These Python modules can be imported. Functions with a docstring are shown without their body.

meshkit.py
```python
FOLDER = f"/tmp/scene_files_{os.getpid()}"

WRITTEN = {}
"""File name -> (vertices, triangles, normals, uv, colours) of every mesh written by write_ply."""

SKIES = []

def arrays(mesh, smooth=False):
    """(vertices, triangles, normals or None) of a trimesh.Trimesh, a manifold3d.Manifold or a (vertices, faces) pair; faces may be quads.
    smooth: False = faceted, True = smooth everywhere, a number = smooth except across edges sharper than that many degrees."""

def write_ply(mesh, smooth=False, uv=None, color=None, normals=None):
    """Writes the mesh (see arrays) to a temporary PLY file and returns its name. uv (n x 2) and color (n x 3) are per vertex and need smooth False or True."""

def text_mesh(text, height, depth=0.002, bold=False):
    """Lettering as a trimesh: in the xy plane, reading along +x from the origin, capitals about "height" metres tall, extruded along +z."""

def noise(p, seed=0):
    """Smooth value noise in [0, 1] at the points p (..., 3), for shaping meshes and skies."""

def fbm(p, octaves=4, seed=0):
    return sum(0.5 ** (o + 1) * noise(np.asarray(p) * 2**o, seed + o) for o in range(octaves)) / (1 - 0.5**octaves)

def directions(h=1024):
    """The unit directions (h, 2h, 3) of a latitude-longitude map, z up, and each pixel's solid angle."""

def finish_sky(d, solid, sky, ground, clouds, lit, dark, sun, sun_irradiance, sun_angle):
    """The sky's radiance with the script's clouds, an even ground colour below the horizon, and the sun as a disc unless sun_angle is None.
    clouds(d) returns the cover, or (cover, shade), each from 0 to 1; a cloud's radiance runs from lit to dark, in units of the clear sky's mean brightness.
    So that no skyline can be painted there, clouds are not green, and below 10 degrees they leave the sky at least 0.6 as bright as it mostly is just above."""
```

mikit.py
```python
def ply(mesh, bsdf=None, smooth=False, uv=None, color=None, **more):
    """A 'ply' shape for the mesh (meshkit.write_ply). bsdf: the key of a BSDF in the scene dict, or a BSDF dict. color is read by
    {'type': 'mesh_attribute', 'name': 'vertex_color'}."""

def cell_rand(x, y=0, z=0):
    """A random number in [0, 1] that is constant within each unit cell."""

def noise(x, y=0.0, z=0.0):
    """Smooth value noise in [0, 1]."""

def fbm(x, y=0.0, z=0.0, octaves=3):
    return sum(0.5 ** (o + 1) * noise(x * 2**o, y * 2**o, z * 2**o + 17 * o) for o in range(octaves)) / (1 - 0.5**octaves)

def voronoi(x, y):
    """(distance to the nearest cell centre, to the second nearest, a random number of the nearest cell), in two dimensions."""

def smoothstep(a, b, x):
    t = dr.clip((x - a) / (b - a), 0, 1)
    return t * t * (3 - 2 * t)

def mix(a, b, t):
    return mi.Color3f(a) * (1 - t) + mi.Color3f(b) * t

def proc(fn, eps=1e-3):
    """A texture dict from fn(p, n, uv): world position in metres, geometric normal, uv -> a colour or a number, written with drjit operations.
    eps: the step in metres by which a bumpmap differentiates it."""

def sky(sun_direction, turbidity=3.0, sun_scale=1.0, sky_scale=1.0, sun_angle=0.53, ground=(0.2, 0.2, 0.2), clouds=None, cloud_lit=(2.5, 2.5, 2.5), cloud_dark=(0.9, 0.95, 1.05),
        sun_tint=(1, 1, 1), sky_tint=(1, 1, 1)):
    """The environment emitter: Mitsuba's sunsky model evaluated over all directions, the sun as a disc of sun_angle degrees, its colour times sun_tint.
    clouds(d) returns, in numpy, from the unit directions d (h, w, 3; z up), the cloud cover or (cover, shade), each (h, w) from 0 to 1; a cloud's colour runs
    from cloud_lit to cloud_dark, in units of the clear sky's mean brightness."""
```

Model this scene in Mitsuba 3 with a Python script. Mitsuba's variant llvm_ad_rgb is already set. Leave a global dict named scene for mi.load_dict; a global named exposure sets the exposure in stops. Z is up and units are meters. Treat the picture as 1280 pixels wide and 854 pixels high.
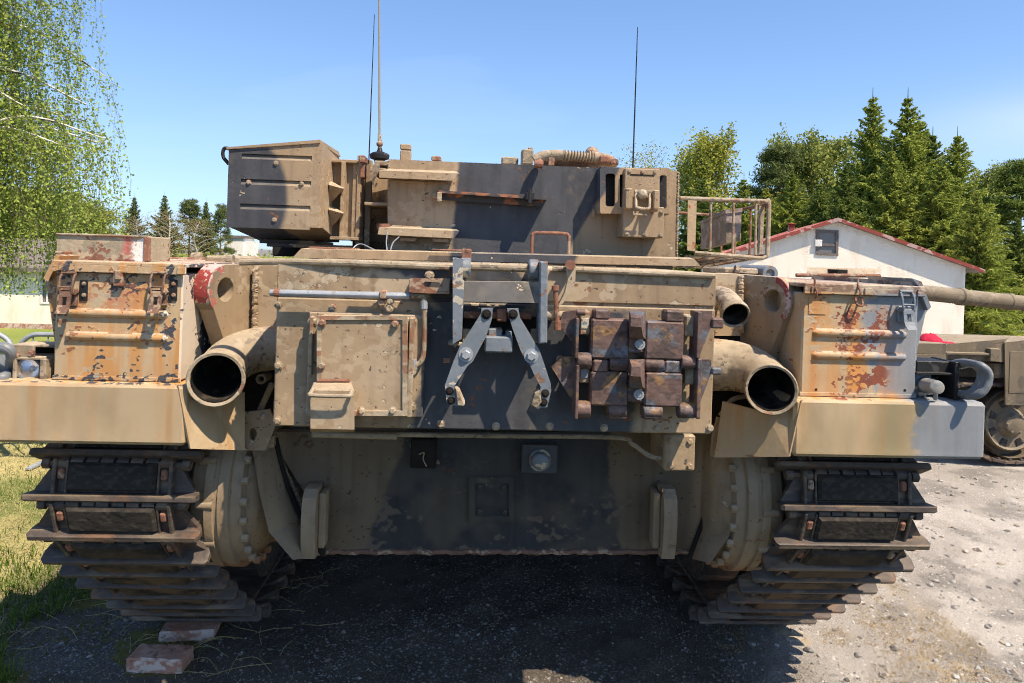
import math, random, numpy as np, trimesh, mitsuba as mi, drjit as dr, mikit, meshkit
import manifold3d as m3
import shapely.geometry as sg
from mikit import noise, fbm, voronoi, cell_rand, smoothstep, mix
T = mi.ScalarTransform4f
C3 = mi.Color3f
scene, labels = {}, {}

# ---------------------------------------------------------------- camera, sky, exposure
FP, CXP, CYP = 880.0, 640.0, 321.93          # focal length and principal point in photo pixels (1280 x 854)
CAM = np.array([-0.0998, -2.5606, 1.8671])
YAW, ROLL = math.radians(2.98), math.radians(1.82)
FW = np.array([math.sin(YAW), math.cos(YAW), 0.0])
R0, U0 = np.array([math.cos(YAW), -math.sin(YAW), 0.0]), np.array([0, 0, 1.0])
RT = R0 * math.cos(ROLL) + U0 * math.sin(ROLL)
UP = -R0 * math.sin(ROLL) + U0 * math.cos(ROLL)
scene['camera'] = {'type': 'perspective', 'fov_axis': 'x', 'fov': 2 * math.degrees(math.atan(640 / FP)),
                   'to_world': T().look_at(origin=CAM.tolist(), target=(CAM + FW).tolist(), up=UP.tolist()),
                   'principal_point_offset_y': (427 - CYP) / 854, 'near_clip': 0.05, 'far_clip': 2000.0}
SUN = np.array([0.45, -0.50, 1.0])


def wisps(d):
    """a nearly clear sky: one thin veil low in the right, faint streaks elsewhere"""
    x, y, z = d[..., 0], d[..., 1], np.maximum(d[..., 2], 0.02)
    q = np.stack([x / (z + .25) * 1.3, y / (z + .25) * 1.3 + x * .4, z * 0], -1)
    s = meshkit.fbm(q * np.array([.8, 2.6, 1]) + 7.3, 5, 3)
    az, el = np.degrees(np.arctan2(x, y)), np.degrees(np.arcsin(np.clip(d[..., 2], -1, 1)))
    veil = np.exp(-((az - 42) / 12) ** 2 - ((el - 9.5 - (az - 42) * .12) / 2.6) ** 2) * .30 * (.4 + 1.1 * s)
    return np.clip(np.clip((s - .62) * .5, 0, .03) + veil, 0, .5) * np.clip((z - .06) * 8, 0, 1)


scene['sky'] = mikit.sky(SUN.tolist(), turbidity=3, clouds=wisps, sky_tint=(1.0, 1.04, 1.10))
exposure = 2.35

# ---------------------------------------------------------------- helpers
RNG = np.random.default_rng(7)


OFF = 0.0                                   # added to every depth given to at(), bpx(), ppx(): how far a whole assembly stands forward


def at(px, py, y):
    """The point of the plane y that the photograph shows at this pixel."""
    y = y + OFF
    d = RT * (px - CXP) / FP - UP * (py - CYP) / FP + FW
    return CAM + d * (y - CAM[1]) / d[1]


def xz(px, py, y):
    q = at(px, py, y)
    return q[0], q[2]


def on_ground(px, py, z=0.0):
    d = RT * (px - CXP) / FP - UP * (py - CYP) / FP + FW
    return CAM + d * (z - CAM[2]) / d[2]


def px_of(q):
    """photo pixel of world points (n,3) (used to choose what is worth building)"""
    d = np.asarray(q, float) - CAM
    w = d @ FW
    return CXP + FP * (d @ RT) / w, CYP - FP * (d @ UP) / w


def cat(ms):
    return trimesh.util.concatenate([m for m in ms if m is not None])


def hull(points):
    return trimesh.Trimesh(points, process=False).convex_hull


def box(x0, x1, y0, y1, z0, z1, ch=0.004):
    """box with chamfered edges"""
    c, h = np.array([(x0 + x1) / 2, (y0 + y1) / 2, (z0 + z1) / 2]), np.abs([x1 - x0, y1 - y0, z1 - z0]) / 2
    ch = min(ch, h.min() * .45)
    if ch <= 0:
        m = trimesh.creation.box(2 * h)
        m.apply_translation(c)
        return m
    v = []
    for s in np.ndindex(2, 2, 2):
        s = np.array(s) * 2 - 1
        for k in range(3):
            q = h - ch
            q[k] = h[k]
            v.append(c + s * q)
    return hull(v)


def bpx(x0, y0, x1, y1, ya, yb, ch=0.004):
    """box whose front face (plane ya) covers this pixel rectangle, reaching back to yb"""
    a, b = at(x0, (y0 + y1) / 2, ya), at(x1, (y0 + y1) / 2, ya)
    t, u = at((x0 + x1) / 2, y0, ya), at((x0 + x1) / 2, y1, ya)
    return box(a[0], b[0], ya + OFF, yb + OFF, u[2], t[2], ch)


def prism(pts, y0, y1, ch=0.0, holes=()):
    """polygon of (x, z) extruded along y; with a chamfer on the front edge when convex"""
    pts = np.asarray(pts, float)
    poly = sg.Polygon(pts, [np.asarray(h) for h in holes])
    if not poly.is_valid:
        poly = poly.buffer(0)
    if ch > 0 and not len(holes):
        inner = poly.buffer(-ch, join_style=2)
        if abs(poly.convex_hull.area - poly.area) < 1e-3 * poly.area and inner.geom_type == 'Polygon' and not inner.is_empty:
            f = np.array(inner.exterior.coords)[:-1]
            o = np.array(poly.exterior.coords)[:-1]
            v = [(x, y0, z) for x, z in f] + [(x, y0 + ch, z) for x, z in o] + [(x, y1, z) for x, z in o]
            return hull(np.array(v))
    m = trimesh.creation.extrude_polygon(poly, y1 - y0, engine='earcut')
    v = m.vertices
    m.vertices = np.stack([v[:, 0], y0 + v[:, 2], v[:, 1]], 1)
    m.invert()
    return m


def ppx(pix, y0, y1, ch=0.0, holes=()):
    return prism([xz(a, b, y0) for a, b in pix], y0 + OFF, y1 + OFF, ch, [[xz(a, b, y0) for a, b in h] for h in holes])


def ring_px(cx, cy, rx, ry, n=24):
    return [(cx + rx * math.cos(k * 2 * math.pi / n), cy + ry * math.sin(k * 2 * math.pi / n)) for k in range(n)]


def sweep(path, r, n=14, caps=True):
    """tube along a polyline; r a number or one radius per point"""
    p = np.asarray(path, float)
    r = np.broadcast_to(r, (len(p),))
    t = np.gradient(p, axis=0) if len(p) > 2 else np.repeat((p[1] - p[0])[None], 2, 0)
    t /= np.linalg.norm(t, axis=1, keepdims=True) + 1e-12
    a = np.cross(t[0], [0, 0, 1] if abs(t[0][2]) < .9 else [1, 0, 0])
    a /= np.linalg.norm(a)
    ang = np.arange(n) * 2 * np.pi / n
    rings = []
    for k in range(len(p)):
        a = a - t[k] * (a @ t[k])
        a /= np.linalg.norm(a)
        b = np.cross(t[k], a)
        rings.append(p[k] + r[k] * (np.cos(ang)[:, None] * a + np.sin(ang)[:, None] * b))
    v = np.vstack(rings)
    f = []
    for k in range(len(p) - 1):
        i = np.arange(n)
        j = (i + 1) % n
        f += [np.stack([k * n + i, k * n + j, (k + 1) * n + j], 1), np.stack([k * n + i, (k + 1) * n + j, (k + 1) * n + i], 1)]
    f = np.vstack(f)
    if caps:
        c0, c1 = len(v), len(v) + 1
        v = np.vstack([v, p[0], p[-1]])
        i = np.arange(n)
        j = (i + 1) % n
        e = (len(p) - 1) * n
        f = np.vstack([f, np.stack([j, i, i * 0 + c0], 1), np.stack([e + i, e + j, i * 0 + c1], 1)])
    return trimesh.Trimesh(v, f, process=False)


def curve(pts, n=8):
    """Catmull-Rom through the points"""
    p = np.asarray(pts, float)
    p = np.vstack([2 * p[0] - p[1], p, 2 * p[-1] - p[-2]])
    out = []
    for k in range(1, len(p) - 2):
        for s in np.arange(n) / n:
            a, b, c, d = p[k - 1:k + 3]
            out.append(.5 * (2 * b + (c - a) * s + (2 * a - 5 * b + 4 * c - d) * s * s + (3 * b - a - 3 * c + d) * s ** 3))
    return np.array(out + [p[-2]])


def cyl(a, b, r, n=16):
    return sweep([a, b], r, n)


def lathe(profile, axis='y', c=(0, 0, 0), n=24):
    """profile of (along, radius) turned about an axis through c"""
    ang = np.arange(n) * 2 * np.pi / n
    v, f = [], []
    for s, r in profile:
        ring = {'x': np.stack([ang * 0 + s, r * np.cos(ang), r * np.sin(ang)], 1), 'y': np.stack([r * np.sin(ang), ang * 0 + s, r * np.cos(ang)], 1),
                'z': np.stack([r * np.cos(ang), r * np.sin(ang), ang * 0 + s], 1)}[axis]
        v.append(ring + np.asarray(c))
    i = np.arange(n)
    j = (i + 1) % n
    for k in range(len(profile) - 1):
        f += [np.stack([k * n + i, k * n + j, (k + 1) * n + j], 1), np.stack([k * n + i, (k + 1) * n + j, (k + 1) * n + i], 1)]
    m = trimesh.Trimesh(np.vstack(v), np.vstack(f), process=False)
    if m.volume < 0:
        m.invert()
    return m


def hexbolt(r, h):
    """a bolt head looking along -y, at the origin: washer, hexagon, rounded face"""
    w = lathe([(0, r * 1.3), (-h * .2, r * 1.3), (-h * .25, r * .9)], 'y', n=12)
    b = lathe([(0, r), (-h * .8, r), (-h, r * .8), (-h, 0.0001)], 'y', n=6)
    return cat([w, b])


def rot(m, deg, axis, about=(0, 0, 0)):
    m = m.copy()
    m.apply_transform(trimesh.transformations.rotation_matrix(math.radians(deg), axis, about))
    return m


def moved(m, v):
    m = m.copy()
    m.apply_translation(v)
    return m


def key_for(parent, name):
    base = f'{parent}__{name}' if parent else name
    key, k = base, 0
    while key in scene or key in labels:
        k += 1
        key = f'{base}_{k:03d}'
    return key


SPLIT = set('rail edge_rod pipe_joint foot link_bracket bracket_face hinge_lug side_flange gusset hinge_bar deck_fitting stiffener roof_block periscope support dark_stay recess deck_strip side_rail post fittings hatch_fitting shelf clamp latch_part side_frame mount_panel'.split())


def part(parent, name, mesh, mat, smooth=30, to=None, label=None, kind=None, **more):
    """one mesh of the scene under its parent's key; pieces that lie apart become parts of their own"""
    if name in SPLIT and isinstance(mesh, trimesh.Trimesh):
        pcs = mesh.split(only_watertight=False, repair=False)
        if len(pcs) > 1:
            return [part(parent, name, m, mat, smooth, to, label, kind) for m in pcs][0]
    key = key_for(parent, name)
    d = mesh if isinstance(mesh, dict) else mikit.ply(mesh, mat, smooth, **more)
    scene[key] = {**d, 'to_world': to} if to is not None else dict(d)
    e = {k: v for k, v in (('label', label), ('kind', kind)) if v}
    if e:
        labels[key] = e
    return key


def thing(name, label, category, group=None):
    key = key_for('', name)
    labels[key] = {'label': label, 'category': category}
    if group:
        labels[key]['group'] = group
    return key


def tag(key, label, category, group=None):
    labels[key] = {'label': label, 'category': category, **({'group': group} if group else {})}
    return key


# ---------------------------------------------------------------- materials
def pr(fn, rough=0.7, spec=0.4, metal=0.0, bump=None, bs=1.0, eps=1e-3, sheen=None):
    b = {'type': 'principled', 'base_color': mikit.proc(fn) if callable(fn) else {'type': 'rgb', 'value': list(fn)}, 'roughness': rough, 'specular': spec, 'metallic': metal}
    if bump is not None:
        b = {'type': 'bumpmap', 'arbitrary': mikit.proc(bump, eps), 'scale': bs, 'bsdf': b}
    return {'type': 'twosided', 'bsdf': b}


def jag(p, s, o=0.0):
    """noise with ragged contours, for flaking paint"""
    x, y, z = p.x * .80 + p.z * .52 + p.y * .3, p.y * .85 - p.x * .47 + p.z * .22, p.z * .81 - p.x * .36 - p.y * .42
    w = (noise(x * s * 3.1, y * s * 3.1, z * s * 3.1 + o) - .5) * .10
    return .60 * fbm(x * s + o + w * s, y * s + o * .7, z * s - o + w * s, 3) + .40 * fbm(p.x * s * 6.3 - o, p.y * s * 6.3, p.z * s * 6.3 + o, 4)


def fb(p, s, o=0.0, k=4):
    return fbm(p.x * s + o, p.y * s + o * .7, p.z * s - o, k)


def soft(v, e):
    return smoothstep(-e, e, v)


def camo(p):
    """1 where the vehicle's black bands run (they follow the hull, in the vehicle's own coordinates)"""
    w = (fb(p, 3.0, 5.1, 3) - .5) * .16 + (fb(p, 30.0, 9.1, 3) - .5) * .03
    x, z = p.x + w, p.z + w
    lower = soft(x + .36 + (1.15 - z) * .28, .012) * soft(.50 + (1.15 - z) * .08 - x, .012) * soft(1.24 - z, .01)
    tongs = soft(x + .30, .015) * soft(.47 - x - dr.maximum(z - 1.55, 0) * .6, .02) * soft(1.665 - z, .01) * soft(z - 1.215, .01)
    patch = soft(.05 - dr.sqrt(dr.square((x + .31) * .32) + dr.square((z - 1.80) * 1.0)), .012)
    patch2 = soft(.11 - dr.sqrt(dr.square((x + .10) * .55) + dr.square((z - 1.74) * 1.0)), .012)
    rear = dr.maximum(lower, dr.maximum(tongs, dr.maximum(patch, patch2)))
    ws = w * .35
    tur = soft(p.x + ws + .215 + (p.z - 2.19) * -.05, .012) * soft(.585 + (p.z - 2.2) * .55 - p.x - ws, .012)
    d = dr.sqrt(dr.square(p.x + 1.47) + dr.square((p.z - 2.13) * .9))
    bin_ = soft(.35 - d - ws * .6, .018) * soft(2.40 + (p.x + 1.42) * .1 - p.z, .01)
    bin2 = soft((1.995 - p.z) - (p.x + 1.38) * .55, .012)
    t = dr.select(p.x < -.86, dr.maximum(bin_, bin2), tur)
    return dr.select(p.y > .85, t, rear)


def dirty(col, p, n, amt=1.0):
    """dust on what faces up, grime in broad blotches and thin runs downwards"""
    run = smoothstep(.45, .9, fbm(p.x * 38, p.y * 38, p.z * 2.2, 3))
    col = col * (1 - .22 * amt * run) * (.78 + .40 * fb(p, 2.6, 3.3, 4))
    return mix(col, C3(.36, .31, .24), dr.clip(n.z, 0, 1) * (.25 + .5 * fb(p, 14, 8.8, 3)) * .8)


def paint(p, n, uv):
    tan = mix((.262, .190, .118), (.345, .255, .163), fb(p, 5, 1.3))
    pale = C3(.49, .41, .295)
    zone = smoothstep(.47, .62, fb(p, 1.5, 4.0, 2))
    worn = dr.maximum(zone * .55, smoothstep(1.68, 1.72, p.z) * soft(.6 - p.y, .05))
    big = smoothstep(.52, .535, jag(p, 5.0, 21.0)) * worn
    blk = mix((.034, .038, .046), (.080, .084, .096), fbm(p.x * 20, p.y * 20, p.z * 5, 5))
    blk = mix(blk, C3(.12, .105, .085), smoothstep(.56, .70, jag(p, 4.0, 81.0)) * .55)
    c = camo(p)
    j = jag(p, 7.0, 33.0)
    thr = .700 - .055 * worn
    fl = smoothstep(thr, thr + .012, j)
    edge = smoothstep(thr - .018, thr, j) * (1 - fl)
    col = mix(mix(tan, pale, big * .5), blk, c)
    under = mix(pale * .92, C3(.05, .055, .065), smoothstep(.58, .62, fb(p, 3, 40.0, 2)) * (1 - c))
    col = mix(col, under, fl)
    col = mix(col, col * .5, edge)
    rust = smoothstep(.675, .69, jag(p, 10.0, 52.0))
    col = mix(col, C3(.19, .08, .04), rust * .8)
    rr = cell_rand(p.x * 42, p.y * 42 + 50, p.z * 42)
    spots = smoothstep(.80, .84, noise(p.x * 95, p.y * 95, p.z * 95)) * smoothstep(.72, .8, rr)
    col = mix(col, C3(.06, .045, .035), spots * .8)
    low = smoothstep(1.22, .75, p.z) * soft(.9 - p.y, .1)              # mud dried on the lower hull
    col = mix(col, mix((.16, .125, .085), (.25, .20, .14), fb(p, 12, 60.0, 4)), low * smoothstep(.38, .62, fb(p, 5, 70.0, 4)) * .6)
    belly_shade_mud = soft(.86 - dr.abs(p.x), .03) * soft(p.y - .36, .01) * soft(.62 - p.y, .05) * smoothstep(1.25, 1.15, p.z)
    col = mix(col, mix(col * .44, C3(.13, .10, .07), smoothstep(.55, .62, jag(p, 6.0, 91.0)) * .7 * smoothstep(1.1, .75, p.z)), belly_shade_mud)                                   # shade painted into the lower rear plate, with mud spots over it
    seam = smoothstep(.64, .60, p.z) * soft(.9 - p.y, .1)
    col = mix(col, C3(.28, .12, .05), seam * .6)
    return dirty(col, p, n)


def paint_bump(p, n, uv):
    j = jag(p, 7.0, 33.0)
    return fb(p, 60, 0.0, 4) * .0013 - smoothstep(.60, .68, j) * .0006 + fb(p, 9, 3.0, 2) * .0014


def bin_paint(p, n, uv):
    """rust stained sand paint of the rear bins and mudguards; the right-hand ends are grey"""
    run = fbm(p.x * 26, p.y * 26, p.z * 1.5, 4)
    base = mix((.38, .29, .178), (.46, .355, .225), fb(p, 4, 2.0))
    w = (fb(p, 5, 3.0, 4) - .5) * .22
    lowb = dr.maximum(smoothstep(1.384, 1.390, p.z), smoothstep(-.04, -.034, p.y) * soft(p.z - 1.36, .005))
    right = soft(p.x, .1)
    left = (1 - right) * lowb
    col = mix(base, C3(.46, .215, .06), smoothstep(.40, .63, run) * (.14 + .42 * lowb + .24 * left))
    col = mix(col, C3(.42, .20, .065), smoothstep(.50, .66, jag(p, 5.0, 15.0)) * lowb * .30)
    grey = soft(p.x + w * .6 + (jag(p, 5.0, 66.0) - .5) * .5 - 1.47 + .10 * lowb - (1.6 - p.z) * .12, .05)
    col = mix(col, mix((.165, .185, .21), (.265, .28, .30), fbm(p.x * 34, p.y * 34, p.z * 1.6, 4)), grey)
    olive = soft(.07 - dr.abs(p.x + w * .5 - 1.42), .06) * (1 - lowb) * soft(p.x - 1.2, .1)
    col = mix(col, C3(.25, .215, .11), olive * .6)
    col = mix(col, C3(.30, .235, .13), (1 - lowb) * smoothstep(.50, .7, fbm(p.x * 9, p.y * 9, p.z * 2.5, 5)) * .45 * (1 - grey))
    # flaking rust in the middle of the right bin, streaking down from it
    core = dr.exp(-dr.square((p.x - 1.325) / .10)) * right * lowb * smoothstep(1.76, 1.70, p.z)
    j2 = jag(p, 13.0, 12.0)
    flake = smoothstep(.605 - .070 * core, .62 - .070 * core, j2) * smoothstep(.15, .4, core)
    col = mix(col, C3(.52, .235, .065), core * smoothstep(.36, .60, run) * .9)
    col = mix(col, mix((.26, .075, .035), (.15, .055, .04), fb(p, 60, 3.0, 2)), flake)
    strip = dr.exp(-dr.square((p.x - 1.155) / .02)) * right * lowb
    col = mix(col, C3(.45, .20, .06), strip * .8)
    # left bin: black scabs near its lower and outer edges, pale sand patches, red blush
    nearedge = dr.maximum(dr.exp(-dr.square((p.z - 1.40) / .03)), dr.maximum(dr.exp(-dr.square((p.x + 1.16) / .028)), dr.exp(-dr.square((p.z - 1.755) / .035)) * .9))
    j3 = jag(p, 14.0, 60.0)
    scab = smoothstep(.66 - .125 * nearedge, .675 - .125 * nearedge, j3)
    col = mix(col, C3(.05, .055, .065), scab * left)
    blush = dr.exp(-dr.square((p.x + 1.38) / .13) - dr.square((p.z - 1.68) / .05)) * left
    col = mix(col, C3(.36, .10, .06), smoothstep(.50, .56, jag(p, 11.0, 25.0)) * blush * .55)
    pale = smoothstep(.60, .615, jag(p, 8.0, 70.0))
    col = mix(col, C3(.40, .34, .235), pale * .7 * lowb * (1 - grey))
    fl2 = smoothstep(.65, .665, jag(p, 15.0, 80.0)) * lowb * (1 - grey)
    col = mix(col, C3(.22, .085, .045), fl2 * .85)
    inner = left * smoothstep(.35, .5, dr.abs(n.x)) * soft(p.x + 1.3, .05)
    col = mix(col, mix((.05, .055, .07), (.56, .48, .38), smoothstep(.45, .48, jag(p, 6.0, 90.0))), inner)
    top = dr.maximum(smoothstep(.6, .9, n.z) * soft(p.z - 1.5, .01), smoothstep(1.776, 1.780, p.z) * right)
    col = mix(col, mix((.17, .10, .07), (.42, .35, .27), smoothstep(.42, .60, jag(p, 12.0, 4.0))), top * .85)
    grime = smoothstep(.45, .75, fbm(p.x * 7, p.y * 7, p.z * 3, 5)) * (1 - lowb)
    col = mix(col, col * .74, grime * .8)
    stain = smoothstep(.52, .8, fbm(p.x * 30, p.y * 30, p.z * 1.2 + 4, 4)) * (1 - lowb) * (1 - grey * .6)
    col = mix(col, C3(.36, .19, .07), stain * .6)
    rim = dr.exp(-dr.square((p.z - 1.152) / .006)) * smoothstep(.46, .54, jag(p, 12.0, 3.0))
    col = mix(col, C3(.20, .08, .04), rim * .85)
    return col * (.86 + .28 * fb(p, 3, 6.0, 4))


def bin_bump(p, n, uv):
    return smoothstep(.60, .66, jag(p, 15.0, 80.0)) * smoothstep(1.384, 1.39, p.z) * .0009 + fb(p, 80, 0.0, 3) * .0008 + fb(p, 5, 2.0, 2) * .004


def rust_fn(p, n, uv):
    a = fb(p, 26, 1.0, 4)
    col = mix((.105, .062, .058), (.20, .135, .115), a)
    col = mix(col, C3(.13, .155, .19), smoothstep(.53, .66, fb(p, 16, 11.0, 4)) * .85)
    col = mix(col, C3(.34, .20, .085), smoothstep(.58, .72, fb(p, 19, 23.0, 4)) * .8)
    col = mix(col, C3(.05, .038, .034), smoothstep(.55, .60, jag(p, 11.0, 71.0)) * .6)
    return col * (.58 + .52 * fb(p, 5, 2.0, 2)) * (.8 + .4 * fb(p, 120, 1.0, 2))


def track_fn(p, n, uv):
    a = fb(p, 22, 4.0, 4)
    col = mix((.040, .035, .033), (.105, .083, .070), a)
    col = mix(col, C3(.18, .092, .048), smoothstep(.52, .68, jag(p, 7.0, 17.0)) * .65)
    return mix(col, C3(.20, .155, .105), smoothstep(.48, .75, fbm(p.x * 9, p.y * 34, p.z * 34, 4)) * .65)


def rubber_fn(p, n, uv):
    return mix(mix((.014, .013, .013), (.12, .10, .075), smoothstep(.46, .72, fbm(p.x * 60, p.y * 70, p.z * 70, 5)) * .22 + .25 * fb(p, 12, 4.0, 3)), C3(.13, .085, .05), smoothstep(.9, .45, p.z) * smoothstep(.35, .6, fb(p, 9, 3.0, 4)) * .8)


def grey_steel(p, n, uv):
    col = mix((.125, .15, .18), (.20, .225, .255), fb(p, 12, 2.0))
    ch = smoothstep(.60, .615, jag(p, 7.0, 30.0))
    col = mix(col, C3(.50, .44, .34), ch * .9)
    return mix(col, C3(.20, .10, .05), smoothstep(.62, .64, jag(p, 12.0, 8.0)) * .8)


def rusty_paint(p, n, uv):
    col = mix((.14, .062, .042), (.30, .145, .09), fb(p, 40, 2.0))
    col = mix(col, C3(.36, .29, .21), smoothstep(.54, .57, jag(p, 9.0, 5.0)) * .7)
    return mix(col, C3(.05, .04, .035), smoothstep(.60, .63, jag(p, 12.0, 45.0)) * .7)


def redwhite(p, n, uv):
    col = mix((.22, .030, .030), (.34, .06, .05), fb(p, 20, 1.0))
    col = mix(col, C3(.62, .58, .52), smoothstep(.51, .53, jag(p, 9.0, 3.0)) * .6)
    col = mix(col, C3(.20, .14, .10), smoothstep(.60, .62, jag(p, 13.0, 23.0)) * .7)
    return mix(col, C3(.16, .13, .08), soft(1.665 - p.z, .006) * .97)


def shabby(p, n, uv):
    """sand paint with strong dirt: pipes, brackets, boxes"""
    col = mix((.26, .205, .135), (.37, .30, .21), fb(p, 11, 1.7))
    col = mix(col, C3(.45, .39, .30), smoothstep(.53, .57, jag(p, 8.0, 13.0)) * .5)
    col = mix(col, C3(.24, .10, .055), smoothstep(.585, .62, jag(p, 6.0, 26.0)) * .75)
    col = mix(col, C3(.06, .05, .045), smoothstep(.60, .63, jag(p, 14.0, 41.0)) * .7)
    col = mix(col, C3(.15, .12, .085), smoothstep(.45, .75, fb(p, 26, 8.0, 4)) * .45)
    return dirty(col, p, n, .8)


def fine_bump(p, n, uv):
    return fb(p, 70, 0.0, 4) * .0022 + fb(p, 14, 5.0, 3) * .003


def dark_fn(p, n, uv):
    return mix((.008, .008, .008), (.030, .026, .022), fb(p, 18, 1.0))


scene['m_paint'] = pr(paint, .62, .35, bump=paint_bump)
scene['m_bin'] = pr(bin_paint, .58, .4, bump=bin_bump)
scene['m_rust'] = pr(rust_fn, .62, .5, .25, bump=fine_bump, bs=1.1)
scene['m_track'] = pr(track_fn, .62, .5, .2, bump=fine_bump)
scene['m_rubber'] = pr(rubber_fn, .85, .25, bump=fine_bump, bs=1.2)
scene['m_grey'] = pr(grey_steel, .5, .5, .1, bump=fine_bump, bs=.6)
scene['m_rusty'] = pr(rusty_paint, .7, .35, bump=fine_bump)
scene['m_redwhite'] = pr(redwhite, .65, .4, bump=fine_bump, bs=1.3)
scene['m_shabby'] = pr(shabby, .68, .35, bump=fine_bump)
scene['m_dark'] = pr(dark_fn, .85, .2)
scene['m_galv'] = pr(lambda p, n, uv: mix(mix((.22, .25, .29), (.36, .39, .42), fb(p, 25, 3.0)), C3(.16, .11, .08), smoothstep(.58, .64, jag(p, 10.0, 6.0)) * .6), .55, .5, .25, bump=fine_bump, bs=.4)
scene['m_guard'] = pr(lambda p, n, uv: mix(mix((.11, .125, .14), (.20, .215, .23), fb(p, 20, 3.0)), C3(.30, .27, .22), smoothstep(.55, .60, jag(p, 8.0, 6.0)) * .6), .5, .5, bump=fine_bump, bs=.5)
scene['m_chrome'] = {'type': 'twosided', 'bsdf': {'type': 'roughconductor', 'material': 'Al', 'alpha': .12}}
scene['m_lens'] = {'type': 'thindielectric', 'int_ior': 1.5}

# ---------------------------------------------------------------- the tank (its own axes are the world's: +y forward, x to the right)
TANK = thing('tank', 'derelict sand and black painted battle tank filling the picture, seen from behind on loose gravel', 'tank')


def bolts(parent, pix, y, r=.011, h=.010, mat='m_shabby'):
    d = mikit.ply(hexbolt(r, h), mat, 25)
    for k, (a, b) in enumerate(pix):
        q = at(a, b, y)
        part(parent, 'bolt', d, mat, to=T().translate(q.tolist()).rotate([0, 1, 0], 37 * k % 60))


hull_k = part(TANK, 'hull', cat([
    box(-.79, .79, .43, 6.6, .645, 1.60, .02), box(-.96, .96, .42, 6.3, 1.38, 1.800, .01), box(-.822, .808, .30, 6.0, 1.58, 1.833, .006),
    ppx([(318, 330), (346, 331), (346, 425), (318, 421)], .26, .42), ppx([(893, 342), (926, 343), (926, 420), (893, 420)], .26, .42),
    hull(np.array([(x, y, z) for x, y, z in [(-.8, 6.6, .8), (.8, 6.6, .8), (-.8, 7.3, 1.2), (.8, 7.3, 1.2), (-.9, 6.2, 1.7), (.9, 6.2, 1.7), (-.8, 6.2, .7), (.8, 6.2, .7)]]))]), 'm_paint')
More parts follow.
